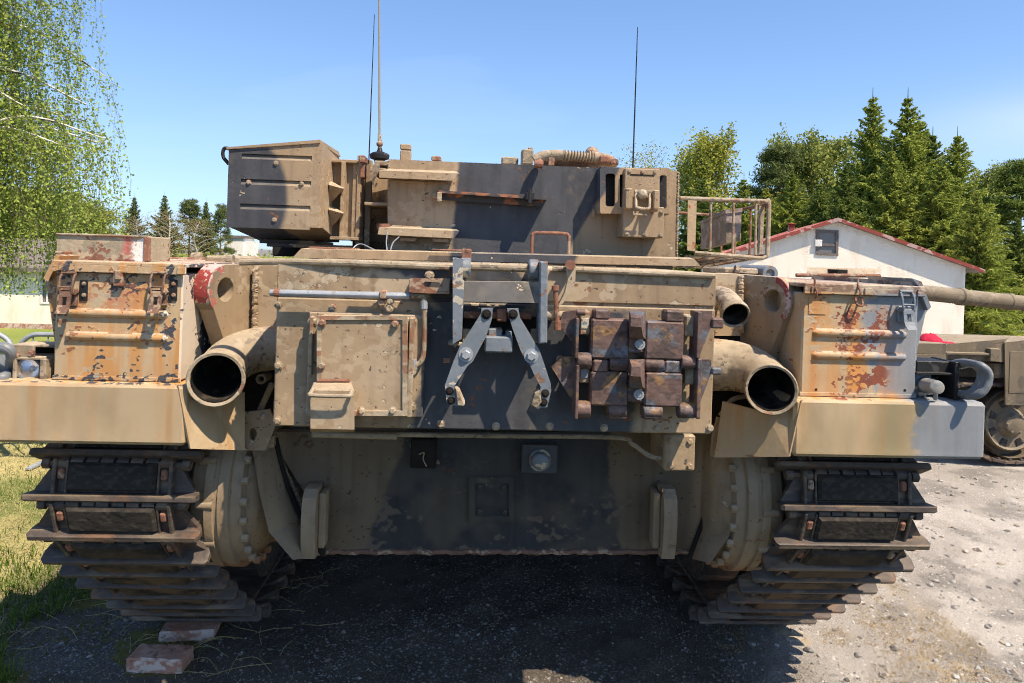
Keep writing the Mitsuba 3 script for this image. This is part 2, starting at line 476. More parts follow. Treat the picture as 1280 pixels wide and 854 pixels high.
# lower rear plate between the final drives
YR = .40
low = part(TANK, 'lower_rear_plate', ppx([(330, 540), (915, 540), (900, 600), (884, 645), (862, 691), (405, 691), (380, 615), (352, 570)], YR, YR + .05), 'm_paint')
part(low, 'edge_lip', sweep(np.array([at(x, 690 + .8 * math.sin(x * .19) + .5 * math.sin(x * .47), YR) for x in np.linspace(404, 864, 70)]), .011, 8), 'm_rustdark')
sock = part(low, 'socket_box', bpx(513, 549, 545, 586, YR - .06, YR, .006), 'm_dark')
part(low, 'loose_wire', sweep(curve([at(524, 568, YR - .07), at(530, 566, YR - .085), at(529, 574, YR - .08), at(533, 583, YR - .07)], 5), .0025, 6), 'm_shabby')
part(low, 'knob_plate', bpx(652, 557, 697, 592, YR - .055, YR, .004), 'm_paint')
q = at(675, 575, YR - .055)
part(low, 'knob', lathe([(0, .046), (-.006, .046), (-.010, .040), (-.028, .034), (-.036, .022), (-.038, .0001)], 'y', q, 20), 'm_grey')
part(low, 'hatch_rim', ppx([(586, 597), (643, 597), (643, 653), (586, 653)], YR - .015, YR + .002, holes=[[(594, 604), (636, 604), (636, 646), (594, 646)]]), 'm_paint')
bolts(low, [(600, 610), (630, 610), (600, 640), (631, 641)], YR - .007, .010, .008, 'm_paint')
for sx, (x0, x1) in ((-1, (375, 406)), (1, (819, 850))):
    yf = YR - .15
    a, b = at(x0 + 2, 620, yf)[0], at(x1 - 2, 620, yf)[0]
    zt_, zb_ = at(x0, 616, yf)[2], at(x0, 702, yf)[2]
    h_ = zt_ - zb_
    prof = [(YR + .02, zt_), (yf + .05, zt_), (yf + .015, zt_ - .10 * h_), (yf, zt_ - .34 * h_), (yf + .005, zt_ - .68 * h_), (yf + .025, zb_), (yf + .075, zb_), (yf + .07, zt_ - .75 * h_), (YR + .02, zt_ - .7 * h_)]
    m = trimesh.creation.extrude_polygon(sg.Polygon(prof), .055, engine='earcut')
    v = m.vertices.copy()
    xc = a if sx < 0 else b - .055
    m.vertices = np.stack([xc + v[:, 2], v[:, 0], v[:, 1]], 1)
    lug = part(TANK, 'tow_lug', m, 'm_paint')
    part(lug, 'gusset', box(xc + (.055 if sx < 0 else -.030), xc + (.085 if sx < 0 else 0.0), yf + .05, YR + .01, zb_ + .03, zt_ - .02, .006), 'm_paint')
jb = part(TANK, 'junction_box', bpx(830, 544, 869, 589, .09, .30, .006), 'm_paint')
bolts(jb, [(838, 551), (862, 552), (838, 582), (862, 583)], .09, .011, .009, 'm_paint')
part(TANK, 'rear_conduit', sweep(curve([at(392, 541, .10), at(480, 543, .12), at(620, 545, .14), at(768, 547, .14), at(790, 555, .13), at(812, 570, .12), at(832, 573, .12)], 6), .009, 8), 'm_shabby')
part(TANK, 'rear_pipe', sweep([at(390, 543, .07), at(496, 546, .07)], .011, 10), 'm_shabby')

# final drive housings
for sx in (-1, 1):
    YF, ZF = .50, .895
    c = (0, YF, ZF)
    prof = [(1.20, .0001), (1.20, .20), (1.185, .28), (1.15, .325), (1.10, .338), (1.095, .350), (1.065, .350), (1.06, .343), (1.048, .343), (1.044, .352), (1.005, .352), (1.0, .335), (.965, .325), (.955, .29), (.93, .27), (.905, .24), (.895, .20), (.895, .0001)]
    m = lathe([(sx * s, r) for s, r in prof], 'x', c, 64)
    fd = part(TANK, 'final_drive', m, 'm_paint', 32)
    stud = mikit.ply(hull(np.array([(sx * x, r * math.cos(t), r * math.sin(t)) for x, r in ((1.062, .020), (1.125, .017), (1.13, .010)) for t in np.linspace(0, 6.28, 11)])), 'm_paint', 40)
    for k in range(13):
        t = 2 * math.pi * k / 13 + .25
        part(fd, 'bolt_boss', stud, '', to=T().translate([0, YF + .338 * math.cos(t), ZF + .338 * math.sin(t)]))
    nut = mikit.ply(lathe([(0, .0001), (0, .017), (sx * -.022, .017), (sx * -.026, .012), (sx * -.026, .0001)], 'x', n=6), 'm_paint', 30)
    for k in range(26):
        t = 2 * math.pi * (k + .5) / 26 + .1
        part(fd, 'bolt', nut, '', to=T().translate([sx * .966, YF + .322 * math.cos(t), ZF + .322 * math.sin(t)]))
    # flared side plate between drive and lower plate
    inner = [(344, 548), (350, 575), (360, 610), (380, 655), (404, 694)] if sx < 0 else [(905, 556), (899, 585), (890, 620), (876, 660), (862, 698)]
    outer = [(312, 548), (318, 575), (324, 615), (336, 665), (366, 700)] if sx < 0 else [(935, 556), (930, 585), (924, 625), (912, 670), (888, 704)]
    web = []
    for k in range(4):
        web.append(hull(np.array([at(*inner[k], YR - .012), at(*inner[k + 1], YR - .012), at(*outer[k], .20), at(*outer[k + 1], .20), at(*inner[k], YR + .05), at(*inner[k + 1], YR + .05), at(*outer[k], .25), at(*outer[k + 1], .25)])))
    part(TANK, 'side_web', trimesh.boolean.union(web, engine='manifold') if False else cat(web), 'm_paint', 40)
    part(TANK, 'web_recess_shade', sweep(curve([at(a, b, YR - .02) for a, b in inner], 5), .012, 8), 'm_dark')  # dark strip standing in for the shaded recess along the web
    spr = []
    for xs in (1.17, 1.56):
        pts = []
        for k in range(22):
            t = k / 22 * 2 * math.pi
            for dt, r in ((-.08, .285), (-.045, .325), (.045, .325), (.08, .285)):
                pts.append((r * math.cos(t + dt), r * math.sin(t + dt)))
        m = trimesh.creation.extrude_polygon(sg.Polygon(pts), .05, engine='earcut')
        v = m.vertices.copy()
        m.vertices = np.stack([sx * (xs + v[:, 2]), .42 + v[:, 0], .95 + v[:, 1]], 1)
        spr.append(m)
    spr.append(cyl((sx * 1.12, .42, .95), (sx * 1.60, .42, .95), .16, 24))
    part(TANK, 'sprocket', cat(spr), 'm_track')

# ------------------------------------------------ tracks
PITCH = .1632
RS, CY_, CZ_ = .385, .410, .955


def track_path():
    """(y, z) of the grouser tips round the whole loop, from the top run back over the sprocket and down"""
    p = [(6.2, 1.10), (3.4, 1.045), (.9, 1.30)]
    p = [(6.4, 1.26), (3.4, 1.19), (1.0, 1.30)]
    for t in np.linspace(80, 229, 60):
        p.append((CY_ + RS * math.cos(math.radians(t)), CZ_ + RS * math.sin(math.radians(t))))
    p += [(.65, .252), (.83, .118), (.93, .050), (.995, .012), (1.09, .0), (5.9, .0), (6.05, .02), (6.2, .09), (6.75, .50)]
    for t in np.linspace(-45, 100, 40):
        p.append((6.53 + .34 * math.cos(math.radians(t)), .86 + .34 * math.sin(math.radians(t))))
    return np.array(p + [p[0]])


tp = track_path()
seg = np.linalg.norm(np.diff(tp, axis=0), axis=1)
cum = np.concatenate([[0], np.cumsum(seg)])
# phase: one grouser at (y, z) = (.031, .800)
near = np.argmin(np.linalg.norm(tp - [.061, .80], axis=1) + (np.arange(len(tp)) > 70) * 9)
ph = cum[near]
count = int(cum[-1] / PITCH)


def link_meshes():
    """one track shoe: x across, y up along the track, z outward (grouser tip at 0)"""
    st = [box(-.205, .205, .010, .128, -.075, -.040, .004), box(-.215, .215, -.046, .140, -.095, -.074, .003),
          hull(np.array([(sx * a, b, c) for sx in (-1, 1) for a, b, c in [(.305, -.010, -.045), (.305, .010, -.045), (.305, -.010, -.012), (.305, .010, -.012), (.292, -.014, -.07), (.292, .014, -.07), (.295, -.008, 0), (.295, .008, 0), (.29, -.013, -.006), (.29, .013, -.006)]]))]
    for sx in (-1, 1):
        st.append(hull(np.array([(sx * a, b, c) for c in (-.072, -.052) for a, b in [(.2, .0), (.292, .0), (.285, .02), (.22, .118), (.2, .125)]])))
        st.append(box(sx * .198, sx * .212, .0, .135, -.078, -.018, .003))
        st.append(box(sx * .158, sx * .166, .008, .13, -.075, -.022, .003))
    for k, x in enumerate(np.linspace(-.185, .185, 8)):
        st.append(moved(cyl((x - .0215, 0, 0), (x + .0215, 0, 0), .025 - .003 * (k % 2), 14), (0, -.030 + .004 * (k % 2), -.048 + .008 * (k % 2))))
    pin = cat([cyl((-.262, -.030, -.05), (.262, -.030, -.05), .013, 10)] + [cyl((sx * .235, -.030, -.05), (sx * .262, -.030, -.05), .021, 6) for sx in (-1, 1)])
    nuts = [box(*sorted((sx * .170, sx * .194)), .062, .100, -.045, -.018, .006) for sx in (-1, 1)]
    pad = hull(np.array([(sx * a, b, c) for sx in (-1, 1) for a, b, c in [(.156, .022, -.06), (.156, .122, -.06), (.156, .022, -.022), (.156, .122, -.022), (.147, .030, -.009), (.147, .113, -.009)]]))
    return cat(st + [pin]), pad, nuts


LINK, PAD, NUTS = link_meshes()
d_link, d_pad, d_nuts = mikit.ply(LINK, 'm_track', 30), mikit.ply(PAD, 'm_rubber', 25), [mikit.ply(m, 'm_rusty', 25) for m in NUTS]


def link_matrix(s, xc, jit=0.0):
    s = s % cum[-1]
    k = min(np.searchsorted(cum, s, side='right') - 1, len(seg) - 1)
    p = tp[k] + (tp[k + 1] - tp[k]) * (s - cum[k]) / seg[k]
    e = .06
    def pos(s):
        s = s % cum[-1]
        k = min(np.searchsorted(cum, s, side='right') - 1, len(seg) - 1)
        return tp[k] + (tp[k + 1] - tp[k]) * (s - cum[k]) / seg[k]
    t = pos(s - e * 1.6) - pos(s + e * .4)              # back along the path: 'up' at the rear
    t /= np.linalg.norm(t)
    o = np.array([t[1], -t[0]])                          # outward
    o = -o if (o @ (p - np.array([3.4, .62]) * [1, 1]) < 0 and False) else o
    m = np.eye(4)
    m[:3, 0], m[:3, 1], m[:3, 2] = [1, 0, 0], [0, t[0], t[1]], [0, o[0], o[1]]
    if np.linalg.det(m[:3, :3]) < 0:
        m[:3, 2] *= -1
    m[:3, 3] = [xc + jit, p[0], p[1]]
    return m


for side, xc in ((0, -1.383), (1, 1.383)):
    rng = np.random.default_rng(side)
    tr = key_for(TANK, 'track')
    labels[tr] = {'label': ('left' if side == 0 else 'right') + ' track of worn steel shoes with rubber pads'}
    rest, rest_pad = [], []
    for k in range(-5, count - 5):
        m = link_matrix(ph + k * PITCH, xc, rng.normal() * .003)
        if -4 <= k <= 9:
            t = T(m)
            part(tr, 'track_link', d_link, '', to=t)
            part(tr, 'rubber_pad', d_pad, '', to=t)
            for dn in d_nuts if k < 4 else ():
                part(tr, 'connector_nut', dn, '', to=t)
        else:
            a, b = LINK.copy(), PAD.copy()
            a.apply_transform(m)
            b.apply_transform(m)
            rest += [a, b]
    part(tr, 'far_links', cat(rest), 'm_track', 30, kind='stuff')
    for y in np.linspace(1.35, 5.75, 6):
        w = [cyl((xc - .22, y, .475), (xc - .05, y, .475), .36, 28), cyl((xc + .05, y, .475), (xc + .22, y, .475), .36, 28), cyl((xc - .5, y, .475), (xc + .24, y, .475), .09, 14)]
        part(TANK, 'road_wheel', cat(w), 'm_track')
    part(TANK, 'idler', cat([cyl((xc - .2, 6.53, .86), (xc + .2, 6.53, .86), .25, 24), cyl((xc - .5, 6.53, .86), (xc + .2, 6.53, .86), .08, 12)]), 'm_track')

# ------------------------------------------------ mudguards
YM = -.08
for sx in (-1, 1):
    xo, xi = (at(-26, 520, YM)[0], at(232, 520, YM)[0]) if sx < 0 else (at(1233, 540, YM)[0], at(992, 540, YM)[0])
    zt_ = (at(100, 481, YM)[2] + at(1100, 499.5, YM)[2]) / 2
    zb_ = (at(100, 557, YM)[2] + at(1100, 572, YM)[2]) / 2
    lab = 'sand painted left mudguard with faint rust runs' if sx < 0 else 'right mudguard, sand inside and bare grey at its outer end'
    mg = part(TANK, 'mudguard', cat([box(xi, xo, YM, .12, zb_, zt_, .012), box(sx * 1.125, xo, .11, 6.3, zt_ - .016, zt_ - .004, .003), box(xo - sx * .012, xo, .12, 6.2, zb_ + .02, zt_ - .017, .002)]), 'm_bin', label=lab)
    # bent-in end of the beam, its upper edge cut down to pass under the exhaust
    if sx < 0:
        fp = [(223, 482, YM - .004), (238, 561, YM - .004), (306, 563, .13), (306, 490, .13), (262, 503, .02), (240, 500, -.04)]
    else:
        fp = [(1002, 500, YM - .004), (986, 571, YM - .004), (893, 572, .13), (903, 502, .13), (958, 516, .01), (985, 512, -.04)]
    n = np.array([-sx * .75, -.66, 0]) * .012
    f3 = [at(*q) for q in fp]
    f3[0][2] = zt_ - .002
    fl_ = [hull(np.array([q + e for q in (f3[i], f3[j], f3[k]) for e in (0, -n)])) for i, j, k in ((0, 1, 5), (5, 1, 4), (4, 1, 2), (4, 2, 3))]
    part(mg, 'inner_flap', cat(fl_), 'm_bin')
    if sx < 0:
        br = [(299, 516), (337, 512), (345, 530), (332, 563), (299, 563)]
        holes = [ring_px(316, 543, 5, 8, 14)]
    else:
        br = [(897, 522), (933, 528), (930, 545), (924, 571), (889, 571), (891, 545)]
        holes = [ring_px(909, 553, 4, 9, 14)]
    bk = part(mg, 'bracket', ppx(br, .17, .185, holes=holes), 'm_paint')
    bolts(bk, [(329, 520), (311, 557)] if sx < 0 else [(897, 565), (924, 534)], .17, .012, .01)
q = at(328, 473, .24)
part(TANK, 'drain_ring', lathe([(.3, .022), (-.02, .020), (-.02, .012), (0, .010)], 'y', q, 16), 'm_paint')

for sx in (-1, 1):
    part(TANK, 'shade_filler', box(sx * .80, sx * 1.13, .30, .41, 1.19, 1.79, .004), 'm_dark')  # filler plates added behind the exhausts, near black for the shade there

# ------------------------------------------------ rear plate with everything fixed on it
OFF = -.17
rx0, rx1 = at(344, 430, .05)[0], at(892, 440, .05)[0]
rz0, rz1 = at(617, 538, .05)[2], at(617, 333, .05)[2]
rp = part(TANK, 'rear_plate', box(rx0, rx1, .05 + OFF, .32, rz0, rz1, .006), 'm_paint')
zs_ = at(617, 379, .05)[2]
part(rp, 'cover_panel', box(rx0 + .005, rx1 - .004, .034 + OFF, .052 + OFF, rz0 + .005, zs_, .004), 'm_paint')
part(rp, 'top_strip', box(rx0 + .003, rx1 - .002, .040 + OFF, .050 + OFF, zs_ + .012, rz1 - .008, .003), 'm_paint')
bolts(rp, [(348, 381), (416, 384), (470, 382), (348, 457), (347, 526), (551, 530), (620, 533), (687, 533), (755, 535), (821, 535), (887, 535), (881, 398), (745, 394), (700, 449)], .034, .011, .011)
part(rp, 'edge_rod', cat([sweep(curve([at(300, 328, .06), at(345, 327, .05), at(440, 329, .03), at(562, 334, .03)], 6), .012, 10), sweep([at(691, 336, .03), at(800, 341, .03), at(893, 345, .03)], .010, 10)]), 'm_shabby')
part(rp, 'rod_tube', sweep([at(583, 333, -.05), at(672, 335.5, -.05)], .0145, 12), 'm_shabby')
for a, b in ((582, 331), (667, 333)):
    q = at(a, b + 4, -.05)
    part(rp, 'collar', cat([lathe([(-.017, .0001), (-.017, .030), (-.013, .034), (.013, .034), (.017, .030), (.017, .0001)], 'x', (q[0], q[1], q[2]), 20), box(q[0] - .012, q[0] + .012, q[1], .05 + OFF, q[2] - .02, q[2] + .012)]), 'm_grey')
part(rp, 'rusty_tab', bpx(577, 311, 589, 331, -.02, .06, .003), 'm_rusty')
# access cover with its rails
ac = part(rp, 'access_cover', cat([bpx(384, 392, 530, 521, .0, .036, .004), bpx(397, 396, 508, 519, -.062, .002, .006)]), 'm_paint')
fr = [(396, 395), (509, 395), (509, 520), (396, 520)]
part(ac, 'cover_rim', ppx(fr, -.070, -.060, holes=[[(401, 400), (503, 400), (503, 514), (401, 514)]]), 'm_shabby')
part(ac, 'rail', cat([bpx(510, 398, 516, 522, -.052, .002, .002), bpx(386, 396, 390, 470, -.03, .002, .002)]), 'm_shabby')
bolts(ac, [(403, 403), (494, 405), (402, 457), (452, 513), (491, 513)], -.066, .010, .014)
bolts(ac, [(391, 402), (516, 402), (514, 508), (388, 514)], -.003, .013, .02)
# telephone box
pb = part(rp, 'phone_box', hull(np.array([at(a, b, y) for a, b, y in [(388, 537, -.10), (443, 538, -.10), (388, 488, -.15), (443, 489, -.15), (388, 536, -.15), (443, 537, -.15), (392, 481, -.11), (439, 481, -.11), (392, 478, -.062), (439, 478, -.062), (388, 540, -.0), (443, 540, -.0)]])), 'm_paint', 20)
q0, q1 = at(391, 487, -.15), at(440, 488, -.15)
part(pb, 'bail', sweep(curve([q0, q0 + [0, -.022, -.006], q0 + [.006, -.032, -.012], q1 + [-.006, -.032, -.012], q1 + [0, -.022, -.006], q1], 5), .0065, 8), 'm_shabby')
part(pb, 'lid_lip', sweep([at(397, 476, -.068), at(437, 476, -.068)], .006, 8), 'm_rusty')
# conduits
part(rp, 'conduit', sweep([at(338, 366, -.012), at(420, 368, -.012), at(512, 370, -.012)], .0115, 12), 'm_galv')
part(rp, 'conduit_sleeve', sweep([at(343, 366, -.012), at(350, 366.3, -.012)], .0135, 12), 'm_rusty')
part(rp, 'thin_conduit', sweep([at(440, 372, .012), at(500, 374, .012)], .006, 8), 'm_shabby')
cl = part(rp, 'clamp', cat([bpx(474, 364, 482, 374, -.030, .03, .003), bpx(474, 375, 480, 382, -.02, .03, .002)]), 'm_rusty')
bolts(cl, [(488, 376), (487, 385), (477, 378)], .0, .011, .02)
part(rp, 'cable_pipe', sweep(curve([at(500, 370, .0), at(524, 370, -.01), at(530, 374, -.015), at(531, 410, -.015), at(530, 440, -.015), at(526, 452, -.02), at(519, 458, -.022), at(516, 467, -.025), at(507, 468, -.03)], 6), .0088, 10), 'm_shabby')
part(rp, 'pipe_joint', cat([sweep([at(530, 376, -.015), at(530.5, 386, -.015)], .012, 10), sweep([at(517, 450, -.02), at(518, 462, -.02)], .011, 10)]), 'm_galv')
sb = part(rp, 'slotted_bracket', cat([ppx([(514, 348), (558, 348), (561, 351), (561, 364), (514, 364)], -.035, -.028, holes=[[(531, 352), (549, 353), (552, 356), (549, 360), (531, 359), (528, 356)]]), bpx(511, 349, 515, 366, -.035, .05, .002), bpx(557, 349, 562, 368, -.030, .05, .002), bpx(515, 364, 558, 367, -.035, .045, .001)]), 'm_rusty')
bolts(sb, [(537, 344)], .03, .013, .02)
part(rp, 'patch_label', bpx(554, 448, 563, 454, .031, .036, .001), 'm_shabby')

# towing clamp: two cheek plates, cross plate, threaded rod and tongs
tc = key_for(TANK, 'tow_clamp')
ck = [(566, 322), (579, 324), (578, 350), (580, 352), (578, 396), (577, 424), (566, 430)]
ck2 = [(675, 327), (685, 327), (684, 429), (674, 430)]
cheek = part(tc, 'cheek_plate', ppx(ck, -.115, .034, .004), 'm_grey')
cheek2 = part(tc, 'cheek_plate', ppx(ck2, -.115, .034, .004), 'm_grey')
part(tc, 'foot', cat([bpx(560, 429, 580, 432, -.06, .034, .001), bpx(578, 412, 590, 428, -.03, .034, .003), bpx(664, 412, 675, 429, -.03, .034, .003)]), 'm_shabby')
a, b = at(579, 352, -.075), at(674, 353, -.075)
c, d = at(579, 377, -.095), at(674, 379, -.095)
n = np.array([0, .012, .002])
part(tc, 'cross_plate', hull(np.array([a, b, c, d, a + n, b + n, c + n, d + n])), 'm_paint')
q0, q1 = at(580, 393.5, -.045), at(664, 395, -.045)
tt = np.linspace(0, 1, 90)
part(tc, 'threaded_rod', sweep(q0 + (q1 - q0) * tt[:, None], np.where(np.arange(90) % 2, .0105, .0125), 10), 'm_rusty')
part(tc, 'nut', bpx(621, 387, 634, 402, -.066, -.024, .004), 'm_rusty')
part(tc, 'tube', sweep([at(672, 394, -.03), at(708, 395, -.03)], .0165, 14), 'm_shabby')
part(tc, 'rod_shade', bpx(579, 396, 674, 416, .0, .034, .003), 'm_dark')  # dark bar put in for the shadow behind the threaded rod
part(tc, 'stop_block', cat([bpx(606, 421, 641, 441, -.085, .034, .005), bpx(610, 411, 628, 422, -.06, .034, .004), bpx(632, 414, 640, 424, -.05, .034, .003)]), 'm_grey')
tl = [(601.8, 385.3), (616, 385.3), (615, 399), (607.6, 421), (602, 431), (591, 452), (584.8, 457), (569, 481), (568, 483.7), (571.6, 508), (558.5, 504), (556, 482), (566, 454), (575, 432.7), (589, 411.6), (601.5, 391.4)]
trr = [(634, 385.6), (648, 385.6), (650, 397), (661, 415), (674.4, 438), (680.6, 455.6), (688.5, 480), (689, 489), (684, 509), (671, 511), (676, 484), (666.5, 466), (662, 455.6), (656, 449.4), (650.7, 438), (641, 411.6), (635, 392)]
for o, jaw, bl, sm in ((tl, [(569, 485), (574, 489), (581, 505.6), (579.5, 508), (571.6, 507.4)], (582.4, 443.3), [(562, 489), (563.7, 500.7)]),
                       (trr, [(664, 507), (669, 492.5), (675, 489), (677, 503), (671, 511)], (664, 445), [(681.5, 491.6), (679.4, 503)])):
    tg = part(tc, 'tong_arm', ppx(o, -.098, -.080), 'm_grey')
    part(tc, 'tong_jaw', ppx(jaw, -.115, -.06, .003), 'm_shabby')
    for (a, b), r in [(bl, .016)] + [(s, .009) for s in sm] + [((608 if o is tl else 641, 393), .011)]:
        q = at(a, b, -.098)
        part(tc, 'bolt', cat([hexbolt(r, r * .9), lathe([(0, r * 1.5), (-.003, r * 1.5), (-.003, r)], 'y', n=14)]), 'm_galv' if r > .012 else 'm_dark', to=T().translate(q.tolist()))
tb = part(tc, 'toggle_pin', cat([sweep([at(694, 360, -.055), at(697, 412, -.045)], .0085, 10), cyl(at(694, 357, -.055), at(694.3, 363, -.055), .0125, 10), cyl(at(696.5, 401, -.047), at(697, 412, -.045), .0125, 10)]), 'm_rusty')
part(tc, 'lever', ppx([(709, 330), (716, 328), (720, 332), (719, 352), (712, 368), (703, 380), (697, 384), (706, 366), (710, 350)], -.06, -.03), 'm_paint')
part(tc, 'lever_boss', cyl(at(713, 331, -.075), at(713, 331, .04), .017, 12), 'm_rusty')

# link brackets on the plate, spare links hung on them
lb = part(rp, 'link_bracket', cat([bpx(725, 389, 738, 419, -.050, .034, .004), bpx(724, 458, 737, 479, -.050, .034, .004), bpx(857, 395, 872, 421, -.050, .034, .004), bpx(857, 455, 871, 481, -.050, .034, .004),
                                   bpx(742, 440, 853, 470, .0, .034, .003)]), 'm_shabby')
part(rp, 'bracket_face', cat([bpx(726.5, 398, 736, 411, -.053, -.048, .002), bpx(726, 460, 735, 473, -.053, -.048, .002)]), 'm_grey')


def half_round(x0, y0, x1, y1, ya, r):
    """a hinge lug: box with a rounded front, axis along x"""
    a, b = at(x0, (y0 + y1) / 2, ya), at(x1, (y0 + y1) / 2, ya)
    t, u = at((x0 + x1) / 2, y0, ya), at((x0 + x1) / 2, y1, ya)
    rr = abs(t[2] - u[2]) / 2
    zc = (t[2] + u[2]) / 2
    return lathe([(a[0], .0001), (a[0], rr * .92), (a[0] + .003, rr), (b[0] - .003, rr), (b[0], rr * .92), (b[0], .0001)], 'x', (0, ya + OFF + rr, zc), 18)


def spare(which):
    up = which == 0
    k = thing('spare_track_link', ('upper' if up else 'lower') + ' rusty spare track link hanging ' + ('above the other' if up else 'below the other') + ' on the rear plate of the tank', 'track link', 'spare track links on the rear plate')
    P = (lambda s, *r: [tuple(x) for x in r])
    if up:
        plates = [(739, 399, 786, 449), (807, 402, 855, 450), (743, 387, 763, 400), (832, 388, 855, 403), (763, 448, 786, 464), (807, 449, 831, 465)]
        mid = (785, 408, 808, 441)
        horn, bol, lugs = (786, 388, 807, 424), (799, 430), [(722, 442, 740, 463), (853, 445, 871, 463), (721, 387, 732, 395)]
        side = (720, 390, 450, 446)
        gl = [(704, 390), (722, 388), (722, 441), (716, 430), (699, 405)]
        gr = [(873, 389), (890, 389), (890, 405), (878, 436), (873, 449)]
        pin = (890, 398, 905, 411)
    else:
        plates = [(738, 465, 785, 508), (806, 466, 853, 509), (741, 450, 761, 466), (831, 451, 852, 467), (761, 507, 784, 525), (805, 508, 829, 525)]
        mid = (784, 470, 807, 503)
        horn, bol, lugs = (786.5, 449, 806, 486), (797.6, 492.5), [(720, 503, 739, 525), (850, 505, 871, 525)]
        gl = [(702, 447), (718, 446), (722, 462), (722, 503), (712, 496), (690, 460)]
        gr = [(874, 450), (889, 450), (889, 467), (878, 496), (873, 508)]
        pin = (890, 460, 903, 469)
    ms = [bpx(*b, -.072, -.012, .006) for b in plates] + [bpx(*mid, -.058, -.012, .004)]
    for b in plates[4:]:
        ms.append(half_round(*b, -.078, .02))
    part(k, 'plate', cat(ms), 'm_rust', 25)
    x0, y0, x1, y1 = horn
    w = (x1 - x0)
    part(k, 'guide_horn', hull(np.array([at(a, b, y) for a, b, y in [(x0, y0, -.07), (x1, y0, -.07), (x0, y1, -.07), (x1, y1, -.07), (x0 + 1, y0 + 2, -.12), (x1 - 2, y0 + 4, -.12), (x0 + 2, y1 - 16, -.185), (x1 - 5, y1 - 15, -.185), (x0 + 3, y0 + 9, -.185), (x1 - 6, y0 + 10, -.185), (x0 + 2, y1 - 3, -.14), (x1 - 3, y1 - 3, -.14)]])), 'm_rust', 20)
    q = at(*bol, -.058)
    part(k, 'bolt', cat([hexbolt(.013, .014), lathe([(-.012, .017), (-.016, .017), (-.016, .011)], 'y', n=16)]), 'm_galv', to=T().translate(q.tolist()))
    part(k, 'hinge_lug', cat([half_round(*b, -.085, .03) for b in lugs]), 'm_rust')
    yt, yb = (390, 448) if up else (449, 524)
    part(k, 'side_flange', cat([bpx(719.5, yt + 8, 723.5, yb, -.095, -.01, .002), bpx(871.5, yt, 876.5, yb, -.095, -.01, .002)]), 'm_rust')
    part(k, 'gusset', cat([ppx(gl, -.05, -.028), ppx(gr, -.05, -.028)]), 'm_rust')
    part(k, 'pin', cat([bpx(*pin, -.06, -.02, .005)]), 'm_rust')
    return k


spare(0)
spare(1)
OFF = 0.0

scene['m_rustdark'] = pr(lambda p, n, uv: mix(mix((.085, .050, .036), (.21, .115, .075), fb(p, 40, 2.0)), C3(.36, .27, .18), smoothstep(.56, .60, jag(p, 12.0, 3.0)) * .7), .65, .4, bump=fine_bump)

# ------------------------------------------------ rear stowage bins on the mudguards
def latch(parent, px, py, y, mats=('m_rustdark',)):
    """over-centre latch: wire loop, hinge, slotted lever with a curled end; px, py the middle of its top"""
    k = 1 / 329.0
    q = at(px, py, y)
    L = lambda dx, dz, dy: q + np.array([dx * k, -dy, -dz * k])
    m = mats[0]
    lk = part(parent, 'latch', cat([sweep(curve([L(-7, 1, .012), L(-7.5, 8, .030), L(-7, 19, .036), L(-6, 25, .034)], 4), .0042, 8), sweep(curve([L(7, 1, .012), L(7.5, 8, .030), L(7, 19, .036), L(6, 25, .034)], 4), .0042, 8),
                                    sweep([L(-8, 2, .018), L(8, 2, .018)], .0058, 8), sweep([L(-7, 18, .036), L(7, 18, .036)], .004, 8)]), m)
    part(lk, 'base', cat([box(L(-8, 0, 0)[0], L(8, 0, 0)[0], y - .014, y + .001, L(0, 40, 0)[2], L(0, 20, 0)[2], .003), cyl(L(-9, 24, .026), L(9, 24, .026), .0085, 10), cyl(L(-9, 24, .026), L(-7, 24, .0), .006, 8), cyl(L(9, 24, .026), L(7, 24, .0), .006, 8)]), m)
    bar = lambda x0, x1, z0, z1, d0, d1: hull(np.array([L(a, b, c) for a in (x0, x1) for b, c in ((z0, d0), (z0, d0 - .006), (z1, d1), (z1, d1 - .006))]))
    part(lk, 'lever', cat([bar(-6.5, -2.5, 24, 40, .036, .046), bar(2.5, 6.5, 24, 40, .036, .046), bar(-6.5, 6.5, 24, 29, .037, .040), bar(-6.5, 6.5, 38, 43, .046, .052), bar(-6, 6, 43, 47, .052, .066)]), m)
    return lk


YN = -.03


